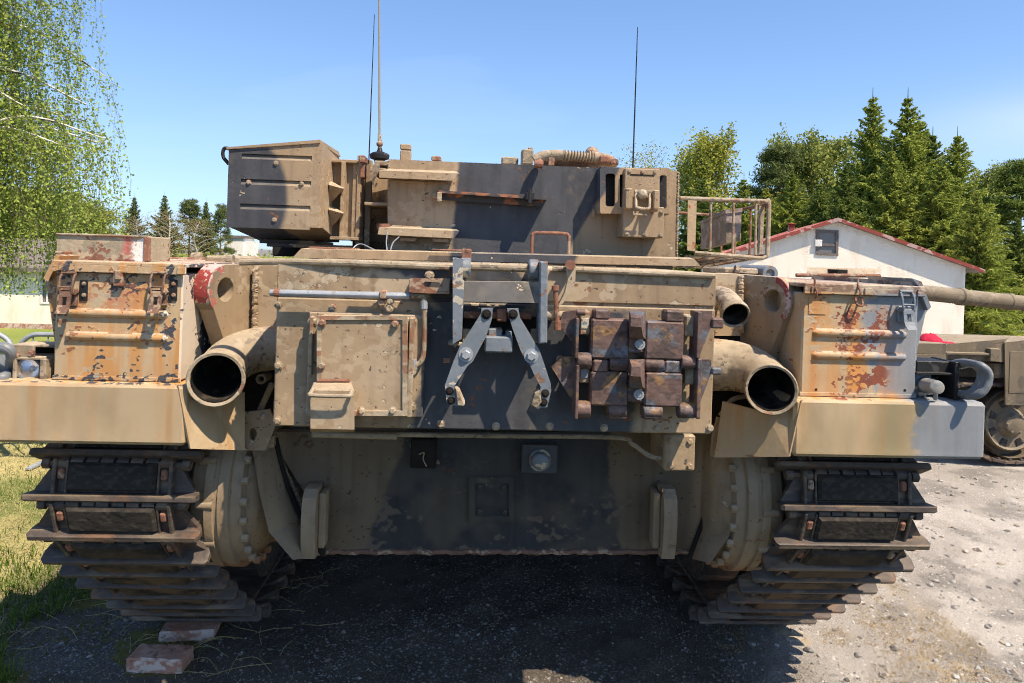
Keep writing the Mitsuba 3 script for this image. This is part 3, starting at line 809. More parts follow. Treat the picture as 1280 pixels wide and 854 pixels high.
def bin_(sx):
    left = sx < 0
    if left:
        fx0, fx1 = at(68, 410, YN)[0], at(227, 410, YN)[0]
        lab = 'rust streaked sand coloured left stowage bin with two latches'
    else:
        fx0, fx1 = at(1002, 430, YN)[0], at(1146.5, 430, YN)[0]
        lab = 'right stowage bin, orange with flaking rust and grey at its outer edge'
    y = YN
    z0 = (at(147, 475, y)[2] + at(1075, 496, y)[2]) / 2
    z1 = (at(147, 341, y)[2] + at(1075, 367, y)[2]) / 2
    zl = z1 + .036
    b = part(TANK, 'stowage_bin', cat([box(fx0, fx1, y, .98, z0, z1, .006), box(fx0 - .002, fx1 + .002, y - .002, y + .004, z0 - .002, z0 + .012, .002)]), 'm_bin', label=lab)
    # lid with turned-down lip
    part(b, 'lid', cat([box(fx0 - .004, fx1 + .012, y - .018, 1.00, zl - .015, zl, .004), box(fx0 - .004, fx1 + .012, y - .018, y - .010, z1 - .003, zl - .012, .002)] + [box(fx0 + .02 + i * .1, fx0 + .05 + i * .1, y - .024, y - .017, z1 - .001, zl - .012, .002) for i in range(0, 5, 2)]), 'm_bin')
    # pressed ribs
    for rz in ((392, 421) if left else (417, 445)):
        xa, xb = (at(82, 390, y)[0], at(211, 390, y)[0]) if left else (at(1015, 417, y)[0], at(1134, 417, y)[0])
        z = at(147 if left else 1075, rz, y)[2]
        path = np.array([[xa, y + .006, z], [xa + .012, y, z], [xb - .012, y, z], [xb, y + .006, z]])
        m = sweep(path, [.004, .0155, .0155, .004], 16)
        part(b, 'rib', m, 'm_bin')
    # outer wing plate, wider above
    w = [(1139, 352), (1152, 355), (1163, 382), (1157, 392), (1146, 440), (1146, 496), (1139, 496)] if not left else [(74, 322), (68, 325), (56, 350), (60, 368), (68, 425), (68, 470), (75, 470)]
    part(b, 'wing_plate', ppx(w, y + .042, .80), 'm_bin')
    f = [(1140, 348), (1152, 352), (1164, 384), (1160, 388), (1148, 357)] if not left else [(70, 318), (75, 320), (60, 352), (54, 348)]
    part(b, 'wing_lip', ppx(f, y + .017, .30), 'm_bin' if left else 'm_grey')
    if left:
        for px, py in ((91, 341), (203, 341)):
            part(b, 'latch_pad', bpx(px + 8, py + 9, px + 18, py + 35, y - .006, y, .002), 'm_black')
            bolts(b, [(px + 14, py + 14), (px + 14, py + 28)], y - .006, .006, .006)
            latch(b, px - 1, py - 2, y)
        part(b, 'hasp', cat([bpx(141, 338, 153, 358, y - .022, y, .003), bpx(143, 338, 150, 350, y - .030, y, .003)]), 'm_rusty')
    else:
        latch(b, 1129, 362, y, ('m_grey',))
        for px in (1019, 1073):
            q = at(px, 358, y - .02)
            part(b, 'hook', sweep(curve([q + [0, .006, .03], q, q + [-.002, -.02, -.022], q + [-.004, -.012, -.045]], 5), .004, 8), 'm_rusty')
        part(b, 'hasp', cat([sweep(curve([at(1069, 372, y - .008), at(1071, 380, y - .028), at(1078, 382, y - .028), at(1077, 372, y - .008)], 5), .004, 8)]), 'm_rusty')
        part(b, 'latch_pad', bpx(1011, 372, 1033, 393, y - .003, y, .002), 'm_bin')
        d = mikit.ply(lathe([(-.0015, .0001), (-.0015, .005), (.001, .005)], 'y', n=10), 'm_dark', 30)
        for h in ((1142, 378), (1141, 392), (1131, 488), (1020, 487)):
            part(b, 'hole', d, '', to=T().translate(at(*h, y).tolist()))
    return b


bin_(-1)
bin_(1)
# fittings on the deck behind the bins: hinge bars, pipe stubs, second bin with a lid left ajar
part(TANK, 'hinge_bar', cat([sweep([at(995, 344, 1.0), at(1100, 345, 1.0)], .010, 8), sweep([at(190, 324, .9), at(300, 326, .9)], .012, 8)]), 'm_rusty')
cr = part(TANK, 'deck_bin', cat([box(1.15, 1.78, 1.2, 2.6, 1.37, 1.79, .01), box(-1.74, -1.15, 1.2, 2.6, 1.37, 1.77, .01)]), 'm_shabby')
part(cr, 'ajar_lid', hull(np.array([at(a, b, y) for a, b, y in [(1008, 335, 1.5), (1103, 337, 1.5), (1009, 346, 1.45), (1086, 346, 1.45), (1008, 334, 1.9), (1100, 336, 1.9), (1009, 345, 1.9), (1080, 345, 1.9)]])), 'm_shabby')
part(cr, 'lid_block', bpx(1046, 337, 1060, 348, 1.38, 1.5, .004), 'm_dark')
part(TANK, 'pipe_stub', cat([lathe([(.5, .020), (.5, .033), (.503, .036), (.8, .036), (.8, .0)], 'y', (at(963, 342, .5)[0], 0, at(963, 342, .5)[2]), 18), lathe([(.51, .0001), (.51, .02), (.5, .02)], 'y', (at(963, 342, .5)[0], 0, at(963, 342, .5)[2]), 14)]), 'm_grey')
part(TANK, 'deck_fitting', cat([bpx(905, 335, 948, 343, .5, .8, .008), cyl(at(918, 337, .5), at(922, 338, .5), .02, 10), bpx(256, 320, 300, 330, .6, .9, .008), cyl(at(284, 326, .55), at(292, 326, .55), .025, 12), bpx(205, 322, 250, 331, 1.05, 1.2, .01), cyl(at(240, 321, 1.0), at(252, 321, 1.0), .022, 10)]), 'm_shabby')

# ------------------------------------------------ lifting eyes
for sx in (-1, 1):
    H = at(282, 362, .13) if sx < 0 else at(966, 376, .13)
    d = np.array([-.33 * -sx * -1, -.94, 0]) if False else np.array([sx * .33, -.944, 0])
    n = np.array([-sx * .944, -.33, 0])
    out = [(.093 * math.cos(t), .093 * math.sin(t)) for t in np.linspace(1.62, -.85, 16)] + [(-.02, -.23), (-.36, -.32), (-.36, .098)]
    hole = [(.046 * math.cos(t), .046 * math.sin(t)) for t in np.linspace(0, 2 * math.pi, 22)[:-1]]
    def slab(poly, t0, t1):
        m = trimesh.creation.extrude_polygon(poly, t1 - t0, engine='earcut')
        v = m.vertices.copy()
        m.vertices = H + v[:, :1] * d + v[:, 1:2] * np.array([0, 0, 1.]) + (v[:, 2:] + t0) * n
        if m.volume < 0:
            m.invert()
        return m
    e = part(TANK, 'lifting_eye', slab(sg.Polygon(out, [hole]), -.066, 0), 'm_paint', 25)
    rim = [(.0945 * math.cos(t), .0945 * math.sin(t)) for t in np.linspace(1.4, -.9, 20)]
    rin = [(.071 * math.cos(t), .071 * math.sin(t)) for t in np.linspace(-.9, 1.4, 20)]
    if sx < 0:
        rin = [(.0925 * math.cos(t), .0925 * math.sin(t)) for t in np.linspace(-.9, 1.4, 20)]
        part(e, 'red_band', slab(sg.Polygon(rim + rin), -.067, -.004), 'm_redwhite', 25, label='worn red band round the edge of the left lifting eye')
        rin2 = [(.064 * math.cos(t), .064 * math.sin(t)) for t in np.linspace(-.75, 1.4, 20)]
        part(e, 'white_band', slab(sg.Polygon([(.0935 * math.cos(t), .0935 * math.sin(t)) for t in np.linspace(1.4, -.75, 20)] + rin2), -.004, .0012), 'm_pale', 25)
    else:
        part(e, 'red_arc', slab(sg.Polygon(rim + rin), -.004, .0012), 'm_redwhite', 25, label='red painted arc beside the hole of the right lifting eye')

# ------------------------------------------------ exhausts
def exhaust(path_px, radii, rim_r, label):
    p = np.array([at(a, b, y) for a, b, y in path_px])
    c = curve(p, 8)
    r = np.interp(np.linspace(0, 1, len(c)), np.linspace(0, 1, len(radii)), radii)
    k = part(TANK, 'exhaust_pipe', sweep(c, r, 32, caps=False), 'm_shabby', True, label=label)
    part(k, 'pipe_bore', sweep(c[::-1], r[::-1] * .91, 28, caps=False), 'm_soot', True)
    part(k, 'pipe_end', sweep([c[0], c[3]], [r[0] * .93, r[3] * .92], 24), 'm_soot', 30)
    t = c[-1] - c[-2]
    t /= np.linalg.norm(t)
    e = c[-1]
    rim = lathe([(-.016, rim_r * .97), (-.012, rim_r), (.004, rim_r), (.009, rim_r * .96), (.006, rim_r * .87), (-.02, rim_r * .86)], 'y', n=40)
    a = np.cross([0, 1, 0], t)
    m = trimesh.geometry.align_vectors([0, 1, 0], t)
    rim.apply_transform(m)
    rim.apply_translation(e)
    part(k, 'rim', rim, 'm_shabby', 30)
    return k


scene['m_soot'] = pr(lambda p, n, uv: mix((.012, .011, .010), (.07, .055, .042), smoothstep(.45, .8, fb(p, 16, 3.0, 4))), .9, .15)
scene['m_pale'] = pr(lambda p, n, uv: mix(mix((.44, .41, .36), (.40, .13, .10), smoothstep(.52, .56, jag(p, 9.0, 7.0))), C3(.22, .17, .12), smoothstep(.55, .58, jag(p, 12.0, 27.0))), .7, .3, bump=fine_bump)
exhaust([(362, 434, .26), (340, 435, .235), (314, 439, .195), (290, 450, .125), (275, 467, .03), (270, 474, -.07)], [.085, .086, .086, .087, .088, .088], .0965, 'left exhaust elbow, sand painted with a rust patch')
exhaust([(880, 456, .26), (900, 456, .235), (925, 459, .19), (947, 468, .115), (961, 482, .02), (964, 487, -.07)], [.107, .104, .098, .091, .086, .083], .092, 'right exhaust elbow')
exhaust([(893, 370, .26), (903, 372, .15), (912, 380, .07), (919, 393, .0)], [.040, .042, .046, .049], .054, 'small exhaust pipe above the right elbow')
part(TANK, 'dark_stay', cat([sweep([at(340, 480, .2), at(322, 520, .22)], .012, 8), sweep(curve([at(900, 520, .2), at(915, 500, .2), at(935, 495, .2)], 5), .010, 8), bpx(317, 545, 342, 560, .19, .22, .003)]), 'm_paint')
q = at(330, 474, .2)

# ------------------------------------------------ lamps and guards on the mudguards
hl = key_for(TANK, 'headlamp')
DL = -.05
fr = part(hl, 'frame', cat([bpx(17, 431, 69, 434, .005, .10, .002), bpx(16, 431, 42, 447, -.01, .002, .003), bpx(16, 447, 57, 450, -.02, .10, .002), bpx(15, 446, 20, 478, -.02, .10, .003), bpx(49, 449, 57, 478, -.025, .10, .003)]), 'm_shabby', label='sand painted bracket of the left rear lamp')
bolts(fr, [(22, 444), (40, 442)], -.01, .010, .012, 'm_rusty')
part(hl, 'recess', cat([bpx(42, 433, 69, 446, .09, .12, .001), bpx(20, 450, 49, 477, .08, .11, .001), bpx(57, 448, 70, 478, .08, .11, .001)]), 'm_dark')
q = at(34.5, 462, -.01)
part(hl, 'reflector', lathe([(.055, .0001), (.052, .012), (.035, .030), (.012, .038)], 'y', q, 28), 'm_chrome', True)
part(hl, 'lens', lathe([(-.016, .0001), (-.014, .014), (-.006, .028), (.006, .038)], 'y', q, 28), 'm_lens', True)
part(hl, 'lamp_rim', lathe([(.015, .036), (.004, .036), (-.002, .039), (.004, .043), (.03, .043)], 'y', q, 28), 'm_grey')
part(hl, 'bulb', trimesh.creation.icosphere(2, .010).apply_translation(q + [0, .028, 0]), 'm_galv', True)
gd = part(TANK, 'lamp_guard', cat([sweep(curve([at(-20, 437, .0), at(0, 434, -.03), at(11, 437, -.03), at(15, 446, -.01), at(14, 458, .04)], 6), .019, 12), sweep(curve([at(-20, 474, .0), at(0, 473, -.02), at(8, 470, .0), at(13, 466, .05)], 6), .019, 12), sweep([at(-20, 456, .05), at(12, 455, .06)], .035, 14)]), 'm_guard', label='grey bent tube guarding the left lamp')

rl = key_for(TANK, 'rear_lamp')
part(rl, 'frame', cat([bpx(1146, 452, 1198, 468, -.01, .10, .002), bpx(1146, 466, 1198, 469, -.035, .10, .001), bpx(1194, 453, 1199, 500, -.045, .10, .002), bpx(1146, 470, 1196, 500, .05, .10, .002)]), 'm_black', label='black bracket of the right rear lamps')
q = at(1158, 482, -.02)
part(rl, 'lamp_body', cat([lathe([(.09, .0001), (.09, .026), (.05, .030), (.045, .040), (.02, .041), (.015, .031), (.0, .029), (-.03, .027)], 'y', q, 26)] + [box(q[0] + .042 * math.cos(t) - .005, q[0] + .042 * math.cos(t) + .005, .0, .03, q[2] + .042 * math.sin(t) - .005, q[2] + .042 * math.sin(t) + .005, .001) for t in np.linspace(0, 2 * math.pi, 15)[:-1]]), 'm_grey')
q = at(1166, 483, -.09)
part(rl, 'lamp_cap', sweep(curve([at(1158, 482, -.04), at(1163, 483, -.07), at(1170, 484, -.11), at(1172, 484, -.125)], 6), np.interp(np.arange(19), [0, 10, 16, 17, 18], [.028, .026, .024, .020, .008]), 20), 'm_guard')
part(rl, 'lamp_stalk', cyl(at(1170, 488, -.09), at(1169, 499, -.07), .007, 8), 'm_galv')
q = at(1181, 482, .02)
part(rl, 'ringed_lamp', lathe([(.05, .046), (.0, .046), (-.004, .043), (.0, .039), (.012, .038), (.014, .032), (.006, .030), (.02, .025), (.03, .017), (.035, .0001)], 'y', q, 28), 'm_black')
gp = curve([at(1196, 457, .02), at(1208, 454.5, -.06), at(1222, 456, -.12), at(1232, 464, -.13), at(1233, 474, -.13), at(1229, 485, -.13), at(1220, 493, -.12), at(1207, 494.5, -.07), at(1197, 493, .02)], 6)
band = [sweep(gp + [0, y0, 0], .0135, 10) for y0 in np.linspace(-.012, .030, 4)]
part(TANK, 'lamp_guard', cat(band), 'm_guard', True, label='thick grey loop guarding the right lamps')
scene['m_black'] = pr(lambda p, n, uv: mix((.014, .014, .015), (.05, .05, .05), smoothstep(.6, .7, fb(p, 22, 3.0, 4))), .5, .4)

# ------------------------------------------------ turret
YT = 1.5
tur = part(TANK, 'turret', cat([
    prism([xz(486, 199, YT), xz(848, 214, YT), xz(846, 323, YT), xz(486, 312, YT)], YT, 2.1),
    hull(np.array([(x, y, z) for x, y, z in [(-.86, 2.0, 1.86), (1.07, 2.0, 1.86), (-.86, 2.0, 2.34), (1.07, 2.0, 2.36), (-1.05, 3.3, 1.84), (1.1, 3.3, 1.84), (-.85, 3.3, 2.38), (.9, 3.3, 2.38), (-.4, 5.0, 1.84), (.4, 5.0, 1.84), (-.3, 4.6, 2.15), (.3, 4.6, 2.15)]]))]), 'm_paint', label='turret with a broad black band on its rear plate')
part(TANK, 'deck_edge_rail', hull(np.array([at(a, b, y) for a, b, y in [(376, 311, .9), (868, 324, .9), (366, 322, .9), (876, 333, .9), (384, 310, 1.2), (862, 322, 1.2), (384, 318, 1.2), (862, 330, 1.2)]])), 'm_paint')
part(TANK, 'deck_strip', cat([bpx(386, 309, 440, 313, 1.0, 1.25, .003), sweep([at(540, 312.4, .88), at(590, 313.6, .88)], .006, 6)]), 'm_rusty')
sh = part(tur, 'shelf', cat([hull(np.array([at(a, b, y) for a, b, y in [(474, 213, 1.37), (575, 217, 1.37), (474, 222, 1.37), (568, 226, 1.37), (486, 211, YT), (570, 214, YT), (486, 222, YT), (560, 226, YT)]]))]), 'm_paint')
part(tur, 'shelf', cat([hull(np.array([at(a, b, y) for a, b, y in [(474, 284, 1.36), (574, 289, 1.36), (472, 293, 1.36), (568, 298, 1.36), (488, 283, YT), (570, 286, YT), (488, 296, YT), (560, 300, YT)]]))]), 'm_paint')
part(tur, 'pivot', cyl(at(479, 280, 1.42), at(479, 287, 1.42), .036, 14), 'm_rusty')
part(tur, 'stiffener', cat([bpx(540, 298, 560, 303, 1.40, YT, .004), bpx(500, 297, 520, 302, 1.42, YT, .004)]), 'm_paint')
ab = part(tur, 'angle_bar', cat([hull(np.array([at(a, b, y) for a, b, y in [(548, 238, 1.38), (683, 246, 1.38), (548, 241, 1.38), (683, 250, 1.38), (548, 238, YT), (683, 246, YT), (548, 241, YT), (683, 250, YT)]])),
                                 hull(np.array([at(a, b, y) for a, b, y in [(550, 241, 1.455), (680, 249, 1.455), (550, 250, 1.455), (677, 258, 1.455), (550, 241, YT), (680, 249, YT), (550, 250, YT), (677, 258, YT)]]))]), 'm_angle')
scene['m_angle'] = pr(lambda p, n, uv: mix((.05, .05, .055), (.30, .12, .06), smoothstep(.50, .62, fb(p, 12, 3.0, 5))), .6, .4, bump=fine_bump)
part(ab, 'clamp_knob', cat([bpx(657, 240, 668, 251, 1.35, 1.42, .006), cyl(at(662, 237, 1.36), at(662, 254, 1.36), .015, 10), cyl(at(650, 248, 1.40), at(674, 249, 1.40), .010, 8)]), 'm_black')
part(ab, 'end_bolt', cat([bpx(546, 240, 552, 252, 1.37, 1.43, .004), bpx(540, 241, 546, 247, 1.44, YT, .003)]), 'm_shabby')
# filter box with slots
slots = [(757, 217, 769, 258), (775, 218, 780.5, 259)]
def ring4(x0, y0, x1, y1, c=2):
    return [(x0 + c, y0), (x1 - c, y0), (x1, y0 + c), (x1, y1 - c), (x1 - c, y1), (x0 + c, y1), (x0, y1 - c), (x0, y0 + c)]
fbx = part(tur, 'slotted_box', cat([ppx(ring4(750, 210, 838, 267, 2), 1.36, 1.38, holes=[ring4(757, 217, 769, 258), ring4(775, 218, 780.5, 259, 1), ring4(824.6, 219, 833.4, 261)]), bpx(750, 210, 752, 267, 1.38, YT, .001), bpx(751, 264, 837, 267, 1.38, YT, .001), bpx(751, 210, 837, 212, 1.38, YT, .001)]), 'm_paint')
part(fbx, 'box_back', bpx(753, 213, 836, 264, 1.46, 1.49, .001), 'm_black')
cov = part(fbx, 'cover', cat([bpx(780.5, 211, 824, 263, 1.325, 1.40, .004), bpx(779, 258, 830, 297, 1.330, YT, .005)]), 'm_paint')
bolts(cov, [(787, 214), (803, 215), (819, 215), (784, 293), (806, 294), (826, 294), (827, 265)], 1.325, .010, .008, 'm_shabby')
part(cov, 'lifting_slot', bpx(788, 218, 818, 220, 1.323, 1.33, .0), 'm_dark')
part(cov, 'post', cat([bpx(781.5, 235, 791, 261, 1.255, 1.33, .006), bpx(817, 237.5, 824.5, 262, 1.255, 1.33, .006)]), 'm_paint')
part(cov, 'handle', cat([sweep(curve([at(795, 240, 1.30), at(795, 256, 1.25), at(797, 260, 1.24), at(810, 261, 1.24), at(812, 256, 1.25), at(812, 241, 1.30)], 5), .008, 8), sweep([at(793, 240, 1.30), at(815, 241, 1.30)], .012, 8), moved(trimesh.creation.icosphere(2, .028), at(803, 243, 1.27)), sweep([at(792, 262, 1.3), at(792, 268, 1.28), at(808, 269, 1.28)], .006, 6)]), 'm_shabby')
part(fbx, 'side_handle', sweep([at(741, 259, 1.46), at(742, 271, 1.46)], .010, 8), 'm_paint')
part(TANK, 'grab_handle', sweep(curve([at(664.5, 322, 1.2), at(665, 300, 1.2), at(666, 293, 1.2), at(672, 291, 1.2), at(703, 292, 1.2), at(710, 294, 1.2), at(711, 300, 1.2), at(710.5, 322, 1.2)], 6), .0095, 10), 'm_rusty')
# roof fittings
part(tur, 'roof_block', cat([bpx(500, 188, 513, 201, 1.7, 1.78, .005), bpx(500, 180, 513, 187, 1.7, 1.78, .005)]), 'm_paint')
part(tur, 'roof_stud', bpx(539, 195, 551, 201, 1.8, 1.9, .006), 'm_rusty')
part(tur, 'periscope', cat([bpx(652, 186, 667, 206, 1.9, 2.0, .01), bpx(660, 184, 666, 190, 1.92, 2.0, .006), bpx(627, 196, 648, 206, 2.0, 2.1, .008), bpx(672, 190, 676, 200, 2.0, 2.05, .003), bpx(682, 188, 687, 196, 2.0, 2.05, .004)]), 'm_shabby')
hs = curve([at(668, 201, 1.72), at(676, 196, 1.72), at(688, 194, 1.72), at(702, 194, 1.72), at(748, 197, 1.72), at(757, 199, 1.72), at(764, 201, 1.74)], 44)
fx = np.array([px_of(q[None])[0][0] for q in hs])
rr = np.where((fx > 703) & (fx < 742), .030 + .006 * np.sign(np.sin(fx * 1.7)), .032)
part(TANK, 'ribbed_hose', sweep(hs, rr, 14), 'm_shabby')
part(TANK, 'hatch_ring', lathe([(0, .0001), (0, .26), (.01, .27), (.035, .27), (.04, .25), (.05, .0001)], 'z', at(722, 207, 2.1), 36), 'm_rusty')
part(TANK, 'hatch_fitting', cat([moved(trimesh.creation.icosphere(2, .045), at(740, 192, 1.95)), bpx(749, 194, 762, 204, 1.68, 1.76, .01), bpx(762, 197, 770, 206, 1.70, 1.80, .01), cyl(at(668, 205, 1.44), at(678, 206, 1.44), .022, 10), moved(trimesh.creation.icosphere(2, .026), at(674, 204, 1.46)), bpx(686, 197, 693, 207, 1.6, 1.64, .003)]), 'm_rusty')
# left bustle side: hinge plates and pillar
part(tur, 'side_frame', cat([bpx(445, 194, 450, 318, 1.62, 2.3, .003), bpx(450, 205, 486, 318, 2.02, 2.2, .004), bpx(456, 200, 463, 318, 1.75, 1.80, .003), bpx(455, 253, 490, 257, 1.55, 1.9, .003), bpx(462, 210, 488, 215, 1.55, 1.95, .003),
                             hull(np.array([at(a, b, y) for a, b, y in [(470, 240, 1.95), (488, 236, 1.62), (488, 254, 1.62), (470, 254, 1.95), (486, 236, 1.62), (486, 254, 1.62)]]))]), 'm_paint')
part(tur, 'shield_plate', hull(np.array([at(a, b, y) for a, b, y in [(463, 226, 1.55), (465, 210, 1.55), (470, 202, 1.55), (475, 206, 1.52), (474, 214, 1.52), (467, 228, 1.55), (463, 226, 1.58), (470, 202, 1.58)]])), 'm_shabby')
part(tur, 'hinge_lug', cat([bpx(449, 194, 456, 203, 1.58, 1.7, .004), bpx(450, 203, 455, 222, 1.60, 1.7, .004)]), 'm_rusty')

# ------------------------------------------------ turret stowage bin, upper left
YB = 1.3
tbn = key_for(TANK, 'turret_bin')
front = [xz(286, 188, YB), xz(402, 176, YB), xz(403.5, 285, YB), xz(287, 284, YB)]
xa, xb = front[0][0], front[1][0]
def zt(x):
    return front[0][1] + (front[1][1] - front[0][1]) * (x - xa) / (xb - xa)
gx0, gx1 = at(301, 228, YB)[0], at(389, 228, YB)[0]
gz = [(at(345, a, YB)[2], at(345, b, YB)[2]) for a, b in ((193.5, 200), (225, 232), (256, 263))]
skin = [prism([(xa, front[3][1]), (gx0, front[3][1]), (gx0, zt(gx0)), (xa, zt(xa))], YB, YB + .02), prism([(gx1, front[2][1]), (xb, front[2][1]), (xb, zt(xb)), (gx1, zt(gx1))], YB, YB + .02)]
zs = [front[3][1]] + [v for g in gz[::-1] for v in (g[1], g[0])]
for k in range(0, len(zs), 2):
    lo = zs[k]
    hi = zs[k + 1] if k + 1 < len(zs) else None
    skin.append(prism([(gx0, lo), (gx1, lo), (gx1, hi if hi else zt(gx1)), (gx0, hi if hi else zt(gx0))], YB, YB + .02))
for g in gz:
    skin.append(hull(np.array([(x, y, z) for x in (gx0, gx1) for y, z in [(YB + .0185, g[0]), (YB + .03, g[0]), (YB + .0015, g[1] - .001), (YB + .03, g[1])]])))
body = hull(np.array([at(286, 188, YB + .0195), at(402, 176, YB + .0195), at(403.5, 285, YB + .0195), at(287, 284, YB + .0195), at(327, 302, 1.88), at(424, 303, 1.88), at(424, 190, 1.88), at(327, 196, 1.88)]))
bk = part(tbn, 'body', cat(skin + [body]), 'm_paint', 20, label='turret stowage bin with three pressed grooves, half sand half black')
a, b = at(283, 184, YB - .01), at(400, 174.5, YB - .01)
part(bk, 'lid', hull(np.array([a, b, a + [0, .58, 0], b + [0, .58, 0], a + [0, 0, -.012], b + [0, 0, -.018], a + [0, .58, -.012], b + [0, .58, -.012]])), 'm_paint')
part(bk, 'handle', sweep(curve([at(287, 186, 1.34), at(280, 186, 1.34), at(279, 196, 1.34), at(286, 205, 1.34)], 5), .010, 8), 'm_black')
d = mikit.ply(hexbolt(.011, .012), 'm_shabby', 25)
for h in ((345, 204), (311, 228), (377, 230), (343, 275)):
    part(bk, 'bolt', d, '', to=T().translate((at(*h, YB) + [0, .001, 0]).tolist()))
part(tbn, 'mount_panel', cat([bpx(414, 203, 447, 299, 1.66, 1.72, .003), bpx(425, 202, 430, 299, 1.58, 1.66, .003), bpx(412, 296, 447, 300, 1.50, 1.7, .002), bpx(404, 199, 447, 203, 1.6, 2.2, .003), bpx(440, 203, 446, 302, 1.63, 1.68, .002)]), 'm_paint')
for y0, y1 in ((225, 256), (256, 287)):
    part(tbn, 'gusset', hull(np.array([at(a, b, y) for a, b, y in [(411, y0, 1.60), (430, y0 + 10, 1.50), (412, y1, 1.60), (411, y0 + 1, 1.66), (430, y0 + 11, 1.66), (412, y1, 1.66), (411, y0 + 6, 1.47), (429, y0 + 11, 1.47)]])), 'm_paint')
part(tbn, 'support', cat([bpx(324, 300, 394, 305, 1.75, 2.3, .004), bpx(333, 305.5, 440, 310, 1.7, 2.4, .004)]), 'm_paint')
part(tur, 'ring_base', cat([bpx(340, 306, 470, 322, 2.3, 3.5, .01), bpx(440, 300, 500, 318, 2.0, 3.0, .01), box(-1.0, 1.0, 1.3, 5.2, 1.78, 1.862, .01)]), 'm_dark')

# ------------------------------------------------ antennas
scene['m_whip'] = pr((.27, .24, .18), .6, .4)


def antenna(x, y0, ytop, Y, r, base):
    k = key_for(TANK, 'antenna')
    p0, p1 = at(x[0], y0, Y), at(x[1], ytop, Y)
    e = p0 + (p1 - p0) * (1.0 if ytop > 5 else 1.5)
    part(k, 'whip', sweep([p0, (p0 + e) / 2, e], [r, r * .8, r * .5], 8), 'm_whip' if base else 'm_black')
    if base:
        part(k, 'rubber_base', lathe([(-.055, .0001), (-.055, .026), (-.02, .032), (-.012, .055), (.012, .058), (.022, .045), (.03, .018), (.05, .012)], 'z', at(474.5, 196, Y), 24), 'm_black')
        part(k, 'ferrule', cat([moved(trimesh.creation.icosphere(1, .020), at(474.6, 180, Y)), cyl(at(474.6, 192, Y), at(474.6, 168, Y), .011, 8), bpx(468, 201, 486, 207, Y - .06, Y + .06, .004)]), 'm_shabby')


antenna((474.5, 474), 192, 0, 1.62, .0075, True)
antenna((461, 468), 204, 18, 1.75, .004, False)
antenna((791, 797), 212, 34, 1.9, .0055, False)

# ------------------------------------------------ basket on the turret's right side
scene['m_post'] = pr(lambda p, n, uv: mix(mix((.36, .27, .17), (.44, .34, .22), fb(p, 9, 2.0)), C3(.30, .10, .045), smoothstep(.49, .53, jag(p, 5.0, 17.0))), .7, .3, bump=fine_bump)
bas = key_for(TANK, 'turret_basket')
Y0, Y1 = 1.52, 2.55
P0 = [at(a, b, Y0) for a, b in [(850, 248), (945, 251.5), (957, 252.5), (961, 256), (959, 320), (953, 323), (868, 316)]]
part(bas, 'front_hoop', sweep(curve(P0[:5] , 5), .0135, 10), 'm_shabby')
part(bas, 'front_rail', sweep([P0[6], P0[5], P0[4]], .012, 8), 'm_shabby')
off = np.array([0, Y1 - Y0, 0])
part(bas, 'side_rail', cat([sweep([P0[3] + [-.01, 0, 0], P0[3] + off], .010, 8), sweep([P0[4] + [-.01, 0, 0], P0[4] + off], .010, 8), sweep([P0[0] + off, P0[3] + off], .010, 8)]), 'm_rusty')
for a, t, b in ((888.5, 252, 314), (917, 253, 317), (945, 253, 319)):
    part(bas, 'bar', sweep([at(a, t, Y0), at(a - 1, b, Y0)], .0085, 8), 'm_shabby')
part(bas, 'post', ppx([(860, 250), (871, 251), (869, 314), (859, 313)], Y0 - .012, Y0 - .004), 'm_post')
part(bas, 'post', ppx([(949, 257), (956, 258), (953, 318), (947, 317)], Y0 + .05, Y0 + .058), 'm_shabby')
for k in range(1, 5):
    y = Y0 + (Y1 - Y0) * k / 4
    part(bas, 'bar', sweep([P0[3] + [-.005, y - Y0, -.01], P0[4] + [-.005, y - Y0, 0]], .008, 8), 'm_rusty')
zf, zr = P0[5][2] + .004, at(884, 334.5, Y1)[2]
xl, xr = at(858, 316, Y0)[0], P0[5][0]


def sloped(x0, x1, y0, y1, th):
    f = lambda y: zf + (zr - zf) * (y - Y0) / (Y1 - Y0)
    return hull(np.array([(x, y, f(y) + d) for x in (x0, x1) for y in (y0, y1) for d in (0, -th)]))


for k in range(9):
    y = Y0 + .03 + (Y1 - Y0 - .05) * k / 8
    part(bas, 'floor_slat', sloped(xl, xr, y - .014, y + .014, .006), 'm_shabby')
for k in range(5):
    x = xl + (xr - xl) * (k + .4) / 5
    part(bas, 'floor_bar', moved(sloped(x - .012, x + .012, Y0 + .01, Y1, .006), (0, 0, -.007)), 'm_shabby')

# loose wires on the turret's rear
for pts in ([(484, 290, 1.35), (483, 303, 1.33), (484, 317, 1.3)], [(499, 296, 1.36), (491, 304, 1.34), (487, 317, 1.3)], [(436, 316, 1.2), (449, 305, 1.25), (465, 311, 1.2), (476, 317, 1.15)]):
    part(TANK, 'loose_wire', sweep(curve([at(*q) for q in pts], 5), .0035, 5), 'm_galv')

# weld beads where plates meet
def weld(pts, r=.008, n=50):
    c = curve([at(*q) for q in pts], n)
    rng_ = np.random.default_rng(len(c))
    k = np.arange(len(c))
    part(TANK, 'weld_seam', sweep(c + rng_.normal(size=c.shape) * .0012, r * (1 + .28 * np.sin(k * 1.9) + .2 * rng_.random(len(c))), 7), 'm_paint')


